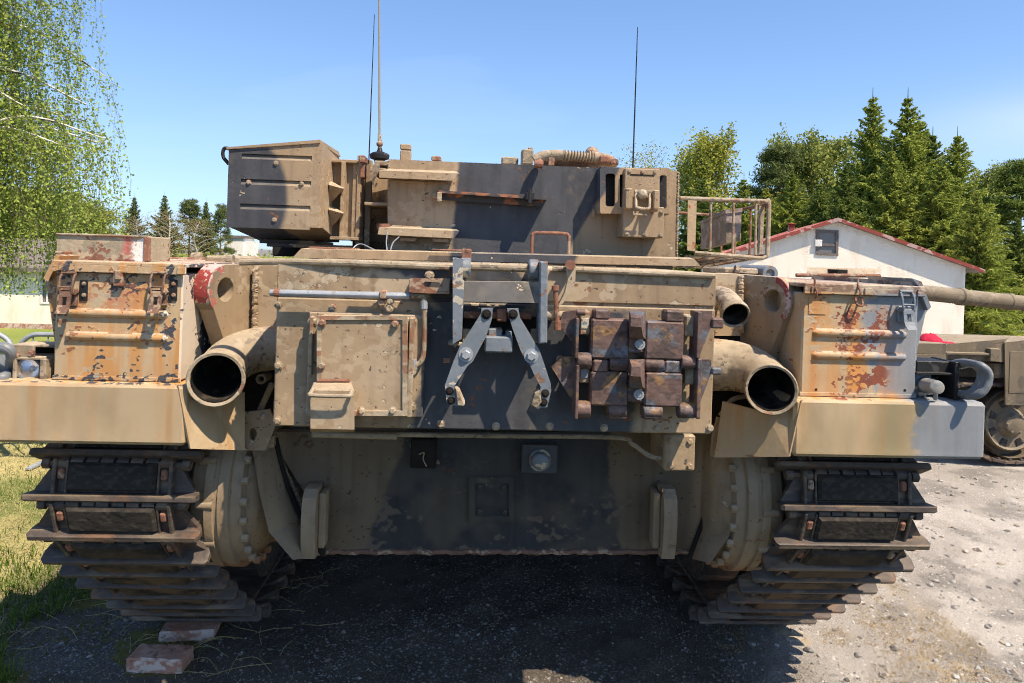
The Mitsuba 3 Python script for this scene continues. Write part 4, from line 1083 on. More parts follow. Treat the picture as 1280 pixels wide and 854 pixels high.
weld([(319, 336, .255), (319, 375, .255), (318, 418, .255)], .010)
weld([(893, 346, .255), (894, 415, .255)], .008)
weld([(926, 344, .255), (927, 415, .255)], .010)
weld([(345, 545, YR - .003), (352, 575, YR - .003), (381, 640, YR - .003)], .007)
weld([(486, 201, YT), (486, 255, YT), (486, 310, YT)], .006)
weld([(848, 216, YT), (847, 270, YT), (846, 321, YT)], .006)
weld([(490, 226, YT - .002), (530, 228, YT - .002), (562, 229, YT - .002)], .006)
weld([(490, 283, YT - .002), (530, 285, YT - .002), (566, 287, YT - .002)], .006)

# ---------------------------------------------------------------- loose things on the tank
key = thing('metal_tray', 'flat sand coloured metal box with white and red paint marks on the left bin', 'metal box')
# front face from (70,293) to (187,297), right end to (212,292); its bottom stands on the bin lid
zt0, zt1 = 1.806, 1.902
a, b = at(71, 310, .12), at(187, 312, .10)
c = at(213, 308, .36)
A, B, Cc = np.array([a[0], .12]), np.array([b[0], .085]), np.array([c[0], .36])
D = A + (Cc - B)
quad = np.array([A, B, Cc, D])
cen = quad.mean(0)
v = []
for z, s in ((zt0, .985), (zt0 + .004, 1.0), (zt1 - .004, 1.0), (zt1, .985)):
    for q in quad:
        p = cen + (q - cen) * s
        v.append((p[0], p[1], z))
scene_tray = hull(np.array(v))


def tray_fn(p, n, uv):
    col = mix((.37, .30, .20), (.46, .385, .265), fb(p, 9, 2.0))
    col = mix(col, C3(.20, .19, .14), smoothstep(.55, .60, jag(p, 6.0, 14.0)) * .55)
    m = dr.exp(-dr.square((p.x + 1.315) / .05))
    face = smoothstep(.5, .8, -n.y)
    white = smoothstep(.60 - .115 * m, .615 - .115 * m, jag(p, 13.0, 31.0)) * smoothstep(.2, .5, m) * face
    col = mix(col, C3(.72, .70, .66), white)
    red = dr.exp(-dr.square((p.x + 1.375) / .018)) * smoothstep(.42, .5, fb(p, 20, 5.0, 3)) * face
    col = mix(col, C3(.48, .10, .10), red * .8)
    edge = dr.exp(-dr.square((p.z - 1.812) / .008))
    col = mix(col, C3(.20, .075, .045), smoothstep(.60, .62, jag(p, 10.0, 9.0) + edge * .10) * .85)
    return dirty(col, p, n, .7)


scene['m_tray'] = pr(tray_fn, .6, .4, bump=fine_bump)
body = part(key, 'body', scene_tray, 'm_tray', 20)
e = at(187, 312, .085)
part(key, 'corner_strip', box(B[0] - .012, B[0] + .010, .076, .09, zt0 + .003, zt1 - .003, .004), 'm_rusty')
part(key, 'top_lip', sweep([(A[0], A[1] - .004, zt1 - .002), (B[0], B[1] - .004, zt1 - .002)], .0045, 8), 'm_shabby')
part(key, 'corner_lug', cat([bpx(70, 318, 84, 326, .07, .13, .005), bpx(68, 314, 82, 318, .07, .12, .004)]), 'm_rusty')

key = thing('ammunition_box', 'brown steel ammunition box standing in the turret basket', 'ammunition box')
m1 = hull(np.array([at(a, b, y) for a, b, y in [(908, 264, 1.60), (927, 262, 1.60), (908, 304, 1.60), (926, 301, 1.60), (876, 278, 2.30), (892, 277, 2.30), (876, 312, 2.30), (892, 310, 2.30)]]))
scene['m_ammo'] = pr(lambda p, n, uv: mix(mix((.13, .105, .07), (.22, .18, .125), fb(p, 8, 2.0)), C3(.30, .25, .24), smoothstep(.52, .58, fb(p, 13, 7.0, 5)) * .8), .6, .4, bump=fine_bump)
part(key, 'body', m1, 'm_ammo', 20)
part(key, 'lid', hull(np.array([at(a, b, y) for a, b, y in [(907, 262, 1.59), (928, 260, 1.59), (907, 267, 1.59), (928, 265, 1.59), (875, 276.5, 2.31), (893, 275.5, 2.31), (875, 280, 2.31), (893, 279, 2.31)]])), 'm_ammo', 20)

# ---------------------------------------------------------------- second vehicle, to the right
V2 = thing('armoured_vehicle', 'brown tracked army vehicle with a long gun barrel, parked to the right of the tank', 'armoured vehicle')


def v2_fn(p, n, uv):
    col = mix((.115, .092, .064), (.20, .165, .115), fb(p, 3, 2.0))
    col = mix(col, C3(.28, .24, .18), smoothstep(.55, .7, jag(p, 5.0, 8.0)) * .5)
    return dirty(mix(col, C3(.09, .08, .065), smoothstep(.6, .66, fb(p, 6, 19.0, 5)) * .7), p, n, .8)


scene['m_v2'] = pr(v2_fn, .75, .3, bump=fine_bump)
YV = 4.05                                                   # the plane of its near track
wc = at(1267, 536, YV)
part(V2, 'hull', cat([box(3.55, 8.6, YV + .50, YV + 2.5, .42, 1.03, .02), box(3.30, 8.6, YV - .02, YV + .7, 1.02, 1.13, .02), hull(np.array([(x, y, z) for x, y, z in [(3.6, YV + .5, .9), (3.6, YV + 2.6, .9), (7.4, YV + .3, .98), (7.4, YV + 2.8, .98), (8.6, YV, .99), (8.6, YV + 2.8, .99), (8.6, YV, .9), (8.6, YV + 2.8, .9), (7.2, YV + .3, .95)]]))]), 'm_v2')
part(V2, 'turret', hull(np.array([(9.4 + 1.3 * math.cos(t) * s, YV + 1.5 + 1.15 * math.sin(t) * s, z) for t in np.linspace(0, 6.28, 20) for z, s in ((1.29, 1.0), (1.75, .82), (1.95, .6))])), 'm_v2', 40)
b0, b1 = at(1150, 365.5, YV + .6), at(1300, 381.5, YV + 1.2)
ext = b0 + (b0 - b1) * .55
br = part(V2, 'gun_barrel', cat([sweep([ext, b0, b1, b1 + (b1 - b0) * 1.1], [.080, .082, .088, .09], 24)]), 'm_v2')
for f in (.32, .72, -.2):
    q = b0 + (b1 - b0) * f
    t = (b1 - b0) / np.linalg.norm(b1 - b0)
    part(br, 'barrel_ring', sweep([q - t * .045, q - t * .035, q, q + t * .035, q + t * .045], [.085, .096, .090, .096, .085], 24), 'm_v2')
for k in range(5):
    x = wc[0] + k * .86
    y0 = wc[1]
    w = part(V2, 'road_wheel', cat([lathe([(-.01, .335), (0, .338), (.12, .338), (.13, .335), (.13, .0001)], 'y', (x, y0, .40), 40), lathe([(.13, .0001), (.13, .29), (.02, .275), (.012, .262), (.034, .245), (.045, .15), (.015, .125), (.005, .11), (-.03, .095), (-.045, .06), (-.048, .0001)], 'y', (x, y0, .40), 36)]), 'm_v2')
    if k < 2:
        hd = mikit.ply(cat([hull(np.array([(rr * math.sin(t), yy, rr * math.cos(t)) for yy in (.028, .035) for rr, t in ((.17, -.14), (.17, .14), (.235, -.17), (.235, .17))]))]), 'm_black', 20)
        for j in range(8):
            part(w, 'opening', hd, '', to=T().translate([x, y0 - .001, .40]).rotate([0, 1, 0], j * 45 + 20))
        hb = mikit.ply(hexbolt(.014, .015), 'm_v2', 25)
        for j in range(6):
            part(w, 'bolt', hb, '', to=T().translate([x + .085 * math.cos(j * 1.047), y0 - .028, .40 + .085 * math.sin(j * 1.047)]))
    part(w, 'tyre', lathe([(.0, .336), (-.004, .345), (.004, .352), (.11, .352), (.12, .336)], 'y', (x, y0, .40), 40), 'm_rubber')
# its track, lower run and rise at the end
x1 = wc[0] - .62
tk = []
pts2 = [(wc[0] + 3.6, .02), (wc[0] - .12, .02), (wc[0] - .3, .06), (x1, .27)] + [(x1 + .12 + .25 * math.cos(t), .52 + .25 * math.sin(t)) for t in np.linspace(3.7, 1.6, 8)] + [(wc[0] + 3.6, .80)]
pts2 = np.array(pts2)
cs = np.concatenate([[0], np.cumsum(np.linalg.norm(np.diff(pts2, axis=0), axis=1))])
plate = mikit.ply(cat([box(-.052, .052, -.02, .34, -.014, .014, .003), cyl((.058, -.028, 0), (.058, .34, 0), .016, 8), box(-.03, .0, .0, .3, -.03, -.01, .002)]), 'm_track', 30)
tr2 = key_for(V2, 'track')
for s in np.arange(0, cs[-1], .118):
    x, z = np.interp(s, cs, pts2[:, 0]), np.interp(s, cs, pts2[:, 1])
    x2, z2 = np.interp(s + .05, cs, pts2[:, 0]), np.interp(s + .05, cs, pts2[:, 1])
    part(tr2, 'track_link', plate, '', to=T().translate([x, wc[1] - .03, z + .012]).rotate([0, 1, 0], -math.degrees(math.atan2(z2 - z, x2 - x))))
sk = [(1256, 428), (1300, 424), (1300, 505), (1257, 501)]
part(V2, 'side_skirt', cat([ppx(sk, YV - .12, YV - .105), bpx(1262, 440, 1300, 492, YV - .126, YV - .119, .004)]), 'm_v2')
part(V2, 'skirt_flap', bpx(1257, 484, 1300, 507, YV - .118, YV - .10, .003), 'm_v2')
part(V2, 'mudguard', cat([ppx([(1176, 431), (1256, 429), (1256, 453), (1180, 449), (1176, 436)], YV - .10, YV + .5), bpx(1238, 436, 1251, 452, YV - .16, YV - .08, .006), bpx(1183, 441, 1238, 444, YV - .15, YV - .1, .004)]), 'm_v2')
part(V2, 'deck_planks', hull(np.array([at(a, b, y) for a, b, y in [(1176, 431, YV - .1), (1256, 424, YV - .1), (1256, 428, YV - .1), (1178, 434, YV - .1), (1180, 427, YV + 1.2), (1262, 421, YV + 1.2)]])), 'm_v2')
part(V2, 'fittings', cat([cyl(at(1216, 446, YV - .12), at(1216, 446, YV + .1), .03, 10), bpx(1243, 455, 1252, 473, YV - .05, YV + .05, .006), bpx(1180, 452, 1240, 456, YV + .1, YV + .3, .004)]), 'm_v2')
part(V2, 'box', cat([bpx(1142, 429, 1183, 443, YV - .5, YV - .2, .004), bpx(1142, 443, 1183, 456, YV - .5, YV - .2, .004)]), 'm_v2')

cap = thing('red_cap', 'pink red cloth cap lying on the edge of the parked army vehicle', 'cap')
scene['m_cap'] = pr((.50, .025, .06), .85, .2)
cq = at(1163, 428.5, YV - .3)
crown = trimesh.creation.icosphere(3, 1.0)
v = crown.vertices.copy()
v[:, 2] = np.maximum(v[:, 2], 0)
v *= [.105, .095, .085]
v[:, 2] *= 1 + .25 * (meshkit.noise(v * 14) - .5)
v += (meshkit.noise(v * 30 + 3)[:, None] - .5) * .018
crown.vertices = v + cq
part(cap, 'crown', crown, 'm_cap', True)
pk = trimesh.creation.icosphere(2, 1.0)
pk.vertices = pk.vertices * [.09, .075, .008] * np.array([1, 1, 1]) + cq + [.125, -.01, .008]
part(cap, 'peak', pk, 'm_cap', True)
part(cap, 'button', moved(trimesh.creation.icosphere(1, .008), cq + [0, 0, .085]), 'm_cap', True)

# ---------------------------------------------------------------- ground
def ss(a, b, x):
    t = np.clip((x - a) / (b - a), 0, 1)
    return t * t * (3 - 2 * t)


def terrain(x, y):
    """height of the ground: level round the vehicles, falling away to the far left"""
    x, y = np.asarray(x, float), np.asarray(y, float)
    return -1.75 * ss(7, 24, y) * ss(3, 14, -x) - .9 * ss(8, 17, y) * ss(2, 9, x)


def axis(a, b, fine, far):
    core = np.arange(a, b + fine / 2, fine)
    g = fine * 1.22 ** np.arange(1, 60)
    g = np.cumsum(g)
    g = g[g < far]
    return np.concatenate([(a - g)[::-1], core, b + g])


gx, gy = axis(-4.5, 4.5, .035, 420), axis(-1.0, 7.0, .035, 420)
GX, GY = np.meshgrid(gx, gy, indexing='ij')
nearw = np.exp(-((GX / 7) ** 2 + ((GY - 2) / 7) ** 2))
q3 = np.stack([GX, GY, GX * 0], -1)
GZ = terrain(GX, GY) + nearw * ((meshkit.fbm(q3 * 9, 4, 1) - .5) * .035 + (meshkit.fbm(q3 * 1.7, 3, 2) - .5) * .05) - .012
tr_mask = (np.abs(np.abs(GX) - 1.38) < .5) & (GY > .8) & (GY < 6.2)
GZ[tr_mask] = np.minimum(GZ[tr_mask], -.002)
nx, ny = len(gx), len(gy)
ii = np.arange(nx * ny).reshape(nx, ny)
gf = np.vstack([np.stack([ii[:-1, :-1].ravel(), ii[1:, :-1].ravel(), ii[1:, 1:].ravel()], 1), np.stack([ii[:-1, :-1].ravel(), ii[1:, 1:].ravel(), ii[:-1, 1:].ravel()], 1)])
ground_mesh = trimesh.Trimesh(np.stack([GX.ravel(), GY.ravel(), GZ.ravel()], 1), gf, process=False)


def ground_fn(p, n, uv):
    w = (fbm(p.x * .9, p.y * .9, 3.0, 4) - .5) * 1.2
    grass = smoothstep(-1.95, -2.45, p.x + w * .9) * 1.0
    far = smoothstep(9.0, 16.0, p.y + w * 3)
    a, b, r = voronoi(p.x * 120, p.y * 120)
    a2, b2, r2 = voronoi(p.x * 41 + 7, p.y * 41)
    dust = mix((.27, .250, .228), (.40, .375, .345), fbm(p.x * 1.3, p.y * 1.3, 1.0, 5))
    dust = mix(dust, C3(.19, .18, .168), smoothstep(.48, .66, fbm(p.x * 4, p.y * 4, 9.0, 6)) * .75)
    dust = mix(dust, C3(.47, .445, .41), smoothstep(.52, .68, fbm(p.x * 2.2, p.y * 2.2, 19.0, 6)) * .7)
    dust = dust * (1 - .25 * smoothstep(.1, .6, a)) * (.88 + .24 * r)
    speck = smoothstep(.86, .88, r2) * smoothstep(.36, .24, a2)
    dust = mix(dust, mix((.20, .19, .18), (.60, .58, .55), cell_rand(r2 * 977, 3, 1)), speck * .8)
    # soil under and round the tank, darkened to paint in the shade there
    soil_shade = smoothstep(-3.0, -2.3, p.x + w * .4) * smoothstep(1.75, 1.05, p.x + w * .4) * smoothstep(6, 4, p.y)
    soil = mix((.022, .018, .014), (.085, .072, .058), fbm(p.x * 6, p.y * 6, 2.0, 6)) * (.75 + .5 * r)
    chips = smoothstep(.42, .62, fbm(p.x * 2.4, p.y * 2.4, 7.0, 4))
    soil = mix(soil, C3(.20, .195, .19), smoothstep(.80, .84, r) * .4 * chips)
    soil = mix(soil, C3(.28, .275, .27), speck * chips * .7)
    col = mix(dust, soil, soil_shade * .88)
    straw = smoothstep(.50, .62, fbm(p.x * 3.1, p.y * 3.1, 5.0, 5)) * smoothstep(1.1, 1.5, p.x) * smoothstep(2.6, 2.0, p.x) * smoothstep(2.2, 1.4, p.y)
    col = mix(col, mix((.27, .20, .105), (.42, .34, .20), fbm(p.x * 60, p.y * 60, 1.0, 3)), straw * .75)
    moss = smoothstep(.50, .60, fbm(p.x * 4, p.y * 4, 13.0, 5)) * smoothstep(-1.2, -1.5, p.x) * smoothstep(-2.6, -2.1, p.x)
    col = mix(col, mix((.075, .07, .015), (.16, .14, .035), fbm(p.x * 50, p.y * 50, 2.0, 3)), moss * .85)
    turf = mix(mix((.20, .19, .075), (.40, .35, .17), fbm(p.x * 2.3, p.y * 2.3, 6.0, 5)), C3(.085, .12, .03), smoothstep(.46, .62, fbm(p.x * 1.1, p.y * 1.1, 16.0, 4)) * .8)
    meadow = mix((.10, .15, .03), (.22, .24, .07), fbm(p.x * .8, p.y * .8, 2.0, 5))
    turf = mix(turf, meadow, smoothstep(5.0, 9.0, p.y))
    col = mix(col, turf, dr.maximum(grass, far * smoothstep(4.0, -4.0, p.x)))
    yard = mix((.045, .05, .02), (.10, .095, .05), fbm(p.x * 2, p.y * 2, 4.0, 5))      # unseen ground behind the tank, made dark to cut bounce light
    col = mix(col, yard, smoothstep(.35, -.35, p.y + w * .25))
    return mix(col, meadow, smoothstep(26.0, 34.0, p.y))


def ground_bump(p, n, uv):
    a, b, r = voronoi(p.x * 120, p.y * 120)
    return fbm(p.x * 50, p.y * 50, 0.0, 4) * .006 - a * a * .004 + r * .002


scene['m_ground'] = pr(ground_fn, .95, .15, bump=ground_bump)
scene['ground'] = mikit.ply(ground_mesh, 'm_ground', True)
labels['ground'] = {'kind': 'structure', 'label': 'pale gravel yard turning to dry turf on the left'}

# loose stones near the camera: nobody could count them
ICO = trimesh.creation.icosphere(0, 1.0)


def scatter_stones(xy, size, rng, flat=.6):
    n = len(xy)
    V, F = ICO.vertices, ICO.faces
    ang = rng.random(n) * 6.28
    j = V[None] * (1 + (rng.random((n, len(V), 1)) - .5) * .6) * (size[:, None, None] * np.stack([.7 + .6 * rng.random(n), .7 + .6 * rng.random(n), flat * (.7 + .5 * rng.random(n))], 1)[:, None, :])
    c, s = np.cos(ang)[:, None], np.sin(ang)[:, None]
    v = np.stack([j[..., 0] * c - j[..., 1] * s, j[..., 0] * s + j[..., 1] * c, j[..., 2]], -1)
    gz = ground_at(xy[:, 0], xy[:, 1])
    v += np.stack([xy[:, 0], xy[:, 1], gz + size * .12], 1)[:, None]
    f = F[None] + (np.arange(n) * len(V))[:, None, None]
    return trimesh.Trimesh(v.reshape(-1, 3), f.reshape(-1, 3), process=False)


from scipy.interpolate import RegularGridInterpolator
_gi = RegularGridInterpolator((gx, gy), GZ, bounds_error=False, fill_value=0)


def ground_at(x, y):
    return _gi(np.stack([np.asarray(x, float), np.asarray(y, float)], -1))


rng = np.random.default_rng(11)
xy = np.stack([rng.uniform(-2.2, 2.9, 26000), .35 + 2.6 * rng.random(26000) ** 1.3], 1)
dens = meshkit.fbm(np.stack([xy[:, 0] * 2.1, xy[:, 1] * 2.1, xy[:, 0] * 0], -1), 4, 5)
keep = (rng.random(len(xy)) < ss(.42, .60, dens) + .06) & ((xy[:, 0] > -1.9) | (rng.random(len(xy)) < .4)) & ((xy[:, 0] < 1.75) | (rng.random(len(xy)) < .35))
xy = xy[keep]
size = .0028 + .0045 * rng.random(len(xy)) ** 2 + .012 * (rng.random(len(xy)) > .985) * rng.random(len(xy))
big = np.stack([rng.uniform(1.1, 7.5, 5200), .4 + 5.0 * rng.random(5200) ** 1.4], 1)
bs = .004 + .022 * rng.random(5200) ** 6


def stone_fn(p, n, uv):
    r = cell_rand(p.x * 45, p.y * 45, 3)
    soil_shade = smoothstep(1.75, 1.15, p.x)  # dirt coat and painted-in shade on the stones under the tank
    return mix(mix((.13, .12, .11), (.46, .45, .43), r * r), C3(.36, .29, .22), smoothstep(.8, .82, cell_rand(p.x * 45, p.y * 45, 9))) * (1 - .42 * soil_shade)


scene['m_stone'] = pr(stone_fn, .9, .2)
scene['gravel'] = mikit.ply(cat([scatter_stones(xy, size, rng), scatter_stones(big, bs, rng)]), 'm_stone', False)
labels['gravel'] = {'kind': 'stuff', 'label': 'small loose grey and white stones strewn over the yard'}


# grass, dry grass and straw
def blades(xy, h, w, lean, rng):
    n = len(xy)
    a = rng.random(n) * 6.28
    d = np.stack([np.cos(a), np.sin(a), a * 0], 1)
    s = np.stack([-np.sin(a), np.cos(a), a * 0], 1) * w[:, None]
    b = np.stack([xy[:, 0], xy[:, 1], ground_at(xy[:, 0], xy[:, 1]) - .003], 1)
    up = np.array([0, 0, 1.])
    m = b + d * (lean * h * .35)[:, None] + up * (h * .62)[:, None]
    t = b + d * (lean * h * 1.0)[:, None] + up * (h * (1 - .35 * lean))[:, None]
    v = np.stack([b - s, b + s, m - s * .8, m + s * .8, t], 1)
    f = np.array([[0, 1, 3], [0, 3, 2], [2, 3, 4]])
    return trimesh.Trimesh(v.reshape(-1, 3), (f[None] + (np.arange(n) * 5)[:, None, None]).reshape(-1, 3), process=False)


def thin(rgb1, rgb2, s, trans=.5, rough=.6):
    return {'type': 'principledthin', 'base_color': mikit.proc(lambda p, n, uv: mix(rgb1, rgb2, noise(p.x * s, p.y * s, p.z * s))), 'roughness': rough, 'diff_trans': trans, 'eta': 1.35}


scene['m_grass'] = thin((.05, .095, .015), (.13, .19, .035), 30)
scene['m_straw'] = thin((.33, .27, .11), (.55, .48, .25), 40)
n = 80000
xy = np.stack([-2.0 - 5.5 * rng.random(n) ** 1.5, .4 + 8.5 * rng.random(n) ** 1.2], 1)
edge = (meshkit.fbm(np.stack([xy[:, 0] * 2.3, xy[:, 1] * 2.3, xy[:, 0] * 0], -1), 4, 8) - .5) * 1.3
patch = meshkit.fbm(np.stack([xy[:, 0] * 1.4, xy[:, 1] * 1.4, xy[:, 0] * 0], -1), 4, 9)
ok = xy[:, 0] < -2.0 + edge * .9
green = ok & (rng.random(n) < .75 * ss(.44, .66, patch + .18 * ss(2.2, 1.0, xy[:, 1])) + .05 + .6 * ss(2.3, 1.3, xy[:, 1]))
dry = ok & ~green & (rng.random(n) < .9)
g = xy[green]
scene['grass'] = mikit.ply(blades(g, rng.uniform(.02, .07, len(g)) * (1 + .9 * ss(2.2, 1.2, g[:, 1])), rng.uniform(.0012, .003, len(g)), rng.uniform(.2, 1.1, len(g)), rng), 'm_grass', False)
labels['grass'] = {'kind': 'stuff', 'label': 'green grass growing through the dry turf left of the tank'}
g = xy[dry]
scene['dry_grass'] = mikit.ply(blades(g, rng.uniform(.015, .06, len(g)), rng.uniform(.001, .0025, len(g)), rng.uniform(.9, 2.2, len(g)), rng), 'm_straw', False)
labels['dry_grass'] = {'kind': 'stuff', 'label': 'bleached dry grass lying over the turf left of the tank'}
n = 16000
xy = np.stack([rng.uniform(1.15, 2.5, n), .4 + 1.5 * rng.random(n)], 1)
pt = meshkit.fbm(np.stack([xy[:, 0] * 3.1, xy[:, 1] * 3.1, xy[:, 0] * 0 + 5], -1), 4, 12)
xy = xy[rng.random(n) < ss(.48, .66, pt)]
xy2 = np.stack([rng.uniform(-2.2, -1.2, 900), .45 + 1.2 * rng.random(900)], 1)
xy = np.vstack([xy, xy2])
scene['m_litter'] = thin((.20, .13, .055), (.46, .35, .18), 60, .3)
scene['dry_litter'] = mikit.ply(blades(xy, rng.uniform(.006, .022, len(xy)), rng.uniform(.0007, .0016, len(xy)), rng.uniform(.8, 2.2, len(xy)), rng), 'm_litter', False)
labels['dry_litter'] = {'kind': 'stuff', 'label': 'brown dry moss and straw bits scattered on the gravel'}
# moss cushions by the left track
n = 5000
xy = np.stack([rng.uniform(-2.3, -1.35, n), rng.uniform(.55, 1.9, n)], 1)
pt = meshkit.fbm(np.stack([xy[:, 0] * 4, xy[:, 1] * 4, xy[:, 0] * 0 + 3], -1), 4, 15)
xy = xy[rng.random(n) < ss(.52, .62, pt)]
scene['m_moss'] = thin((.09, .085, .015), (.19, .165, .03), 50, .3)
scene['moss'] = mikit.ply(blades(xy, rng.uniform(.006, .018, len(xy)), rng.uniform(.002, .004, len(xy)), rng.uniform(.3, 1.5, len(xy)), rng), 'm_moss', False)
labels['moss'] = {'kind': 'stuff', 'label': 'yellow green moss on the ground beside the left track'}
# long dead stalks
st = []
for k in range(80):
    x, y = rng.uniform(-2.4, -.9), rng.uniform(.55, 1.5)
    a, L = rng.random() * 3.14, rng.uniform(.08, .30)
    d = np.array([math.cos(a), math.sin(a) * .6, 0]) * L
    z = float(ground_at(x, y))
    st.append(sweep(curve([[x, y, z + .012], np.array([x, y, z + .03]) + d * .5 + [0, rng.normal() * .02, 0], np.array([x, y, z + .015]) + d], 4), .0013, 4))
scene['dead_stalks'] = mikit.ply(cat(st), 'm_straw', True)
labels['dead_stalks'] = {'kind': 'stuff', 'label': 'thin dead plant stalks lying round the bricks'}

# two bricks behind the left track
def brick_fn(p, n, uv):
    col = mix((.30, .145, .10), (.42, .23, .165), fb(p, 25, 2.0))
    col = mix(col, C3(.56, .47, .41), smoothstep(.42, .56, jag(p, 7.0, 7.0)) * (.25 + .6 * smoothstep(.2, .6, -n.y)))
    return mix(col, C3(.10, .075, .06), smoothstep(.56, .62, jag(p, 12.0, 12.0)) * .6)


scene['m_brick'] = pr(brick_fn, .9, .2, bump=fine_bump, bs=1.6)


def brick(label, cx, cy, ang, l, w, h, seed):
    m = box(-l / 2, l / 2, -w / 2, w / 2, 0, h, .007)
    m = m.subdivide_to_size(.016)
    v = m.vertices
    m.vertices = v + (meshkit.noise(v * 55 + seed)[:, None] - .5) * .004 + (meshkit.noise(v * 18 + seed)[:, None] - .5) * .005
    m = rot(m, ang, [0, 0, 1])
    z = float(ground_at(cx, cy))
    k = tag('brick' if 'brick' not in scene else 'brick_001', label, 'brick', 'bricks behind the left track')
    scene[k] = mikit.ply(moved(m, (cx, cy, z - .006)), 'm_brick', False)


a, b = on_ground(150, 843), on_ground(222, 845)
brick('chipped red brick nearest the camera, behind the left track', (a[0] + b[0]) / 2 + .015, a[1] + .07, -2, .245, .125, .068, 1)
a = on_ground(215, 809)
brick('red brick lying farther in, against the foot of the left track', a[0] + .035, a[1] + .115, 6, .25, .115, .05, 5)

# ---------------------------------------------------------------- buildings
def wall_fn(p, n, uv):
    col = mix((.80, .735, .62), (.86, .80, .69), fbm(p.x * 1.2, p.y * 1.2, p.z * 1.2, 4))
    return mix(col, col * C3(.80, .76, .70), smoothstep(.52, .8, fbm(p.x * 6, p.y * 6, p.z * .8, 4)) * .6)


scene['m_wall'] = pr(wall_fn, .9, .2, bump=lambda p, n, uv: fb(p, 20, 1.0, 3) * .01)
scene['m_roof'] = pr(lambda p, n, uv: mix(mix((.20, .045, .035), (.30, .075, .06), fb(p, 3, 2.0)), C3(.55, .45, .42), smoothstep(.56, .62, fb(p, 5, 7.0, 4)) * .6), .8, .3)
scene['m_wood'] = pr(lambda p, n, uv: mix((.09, .08, .075), (.22, .19, .175), fbm(p.x * 3, p.y * 3, p.z * 12, 4)), .85, .2)
scene['m_pane'] = pr((.16, .155, .15), .25, .6)
scene['m_white'] = pr(lambda p, n, uv: mix((.62, .62, .60), (.74, .73, .70), fb(p, 2, 1.0)), .85, .2)
YH = 20.0
hs = thing('house', 'low white rendered house with a red edged gable roof and one small attic window', 'house')
HQ = at(1046, 276, YH)
HA = math.radians(15.5)
HV, HR = np.array([math.sin(HA), math.cos(HA)]), np.array([math.cos(HA), -math.sin(HA)])
HT_ = T().translate([HQ[0], HQ[1], 0]).rotate([0, 0, 1], -math.degrees(HA))


def hl_(px, py):
    """(along the gable, height) of the gable wall at this pixel"""
    d = RT * (px - CXP) / FP - UP * (py - CYP) / FP + FW
    p = CAM + d * (((HQ - CAM)[:2] @ HV) / (d[:2] @ HV))
    return (p - HQ)[:2] @ HR, p[2]


def hbox(x0, y0, x1, y1, a, b, ch=.004):
    (s0, z0), (s1, z1) = hl_(x0, y1), hl_(x1, y0)
    return box(s0, s1, a, b, z0, z1, ch)


er, ap = hl_(1207, 333), (0.0, HQ[2])
part(hs, 'wall', prism([(-er[0], -1.4), (er[0], -1.4), (er[0], er[1]), ap, (-er[0], er[1])], 0, 9, holes=[[hl_(1021.5, 289), hl_(1046, 290), hl_(1045.5, 318), hl_(1021.5, 317)]]), 'm_wall', to=HT_)
sl = np.array([er[0], er[1] - ap[1]])
for sx in (-1, 1):
    o = np.array(ap)
    e = o + sl * [sx, 1] * 1.12
    nrm = np.array([0, .09])
    rf = part(hs, 'roof', prism([o, e, e + nrm, o + nrm], -.20, 9.4), 'm_roof', to=HT_)
    part(rf, 'barge_board', prism([o + [0, -.03], e + [0, -.03], e + [0, .07], o + [0, .07]], -.24, -.203), 'm_roof', to=HT_)
    part(rf, 'eave_board', prism([o + [0, -.035], e + [0, -.035], e + [0, -.003], o + [0, -.003]], -.19, 9.3), 'm_wood', to=HT_)
part(hs, 'chimney', cat([box(-1.0, -.8, 3.0, 3.3, ap[1] - .6, ap[1] + .02, .02), box(-1.04, -.76, 2.95, 3.35, ap[1] + .02, ap[1] + .06, .02)]), 'm_roof', to=HT_)
wn = key_for(hs, 'window')
part(wn, 'frame', prism([hl_(1019.5, 287), hl_(1048, 288), hl_(1047.5, 320), hl_(1019.5, 319)], -.04, .04, holes=[[hl_(1023, 290), hl_(1044.5, 290.5), hl_(1044.5, 317), hl_(1023, 316)]]), 'm_wood', to=HT_)
part(wn, 'glazing_bar', hbox(1023, 305, 1045, 307.5, -.02, .02, .004), 'm_wood', to=HT_)
part(wn, 'pane', hbox(1022, 289, 1046, 305, .03, .05, .0), 'm_pane', to=HT_)
part(wn, 'pane', hbox(1022, 306, 1046, 318, .03, .05, .0), 'm_pane', to=HT_)
part(wn, 'catch', hbox(1018, 300, 1027, 308, -.10, -.04, .01), 'm_white', to=HT_)

YL = 28.0
lh = thing('house', 'cream walled low building seen through the hanging birch twigs at the left edge', 'house')
le, re_ = at(-60, 335, YL), at(120, 335, YL)
zb = -2.0
part(lh, 'wall', prism([(le[0] - 6, zb), (re_[0], zb), (re_[0], le[2]), (le[0] - 6, le[2])], YL, YL + 7, holes=[[xz(51, 340, YL), xz(66, 340, YL), xz(66, 379, YL), xz(51, 379, YL)]]), 'm_wall')
part(lh, 'plinth', prism([(le[0] - 6, zb), (re_[0], zb), (re_[0], zb + .45), (le[0] - 6, zb + .45)], YL - .03, YL), 'm_brick')
rf = part(lh, 'roof', hull(np.array([(x, y, z) for x in (le[0] - 6.3, re_[0] + .3) for y, z in [(YL - .5, le[2] - .05), (YL - .5, le[2] + .12), (YL + 3.5, le[2] + 1.35), (YL + 7.5, le[2] - .05), (YL + 7.5, le[2] + .12)]])), 'm_wood')
wn = key_for(lh, 'window')
part(wn, 'frame', ppx([(50, 338), (67, 338), (67, 380), (50, 380)], YL - .04, YL + .05, holes=[[(52, 341), (65, 341), (65, 378), (52, 378)]]), 'm_white')
part(wn, 'pane', bpx(51, 340, 66, 379, YL + .06, YL + .08, .0), 'm_pane')
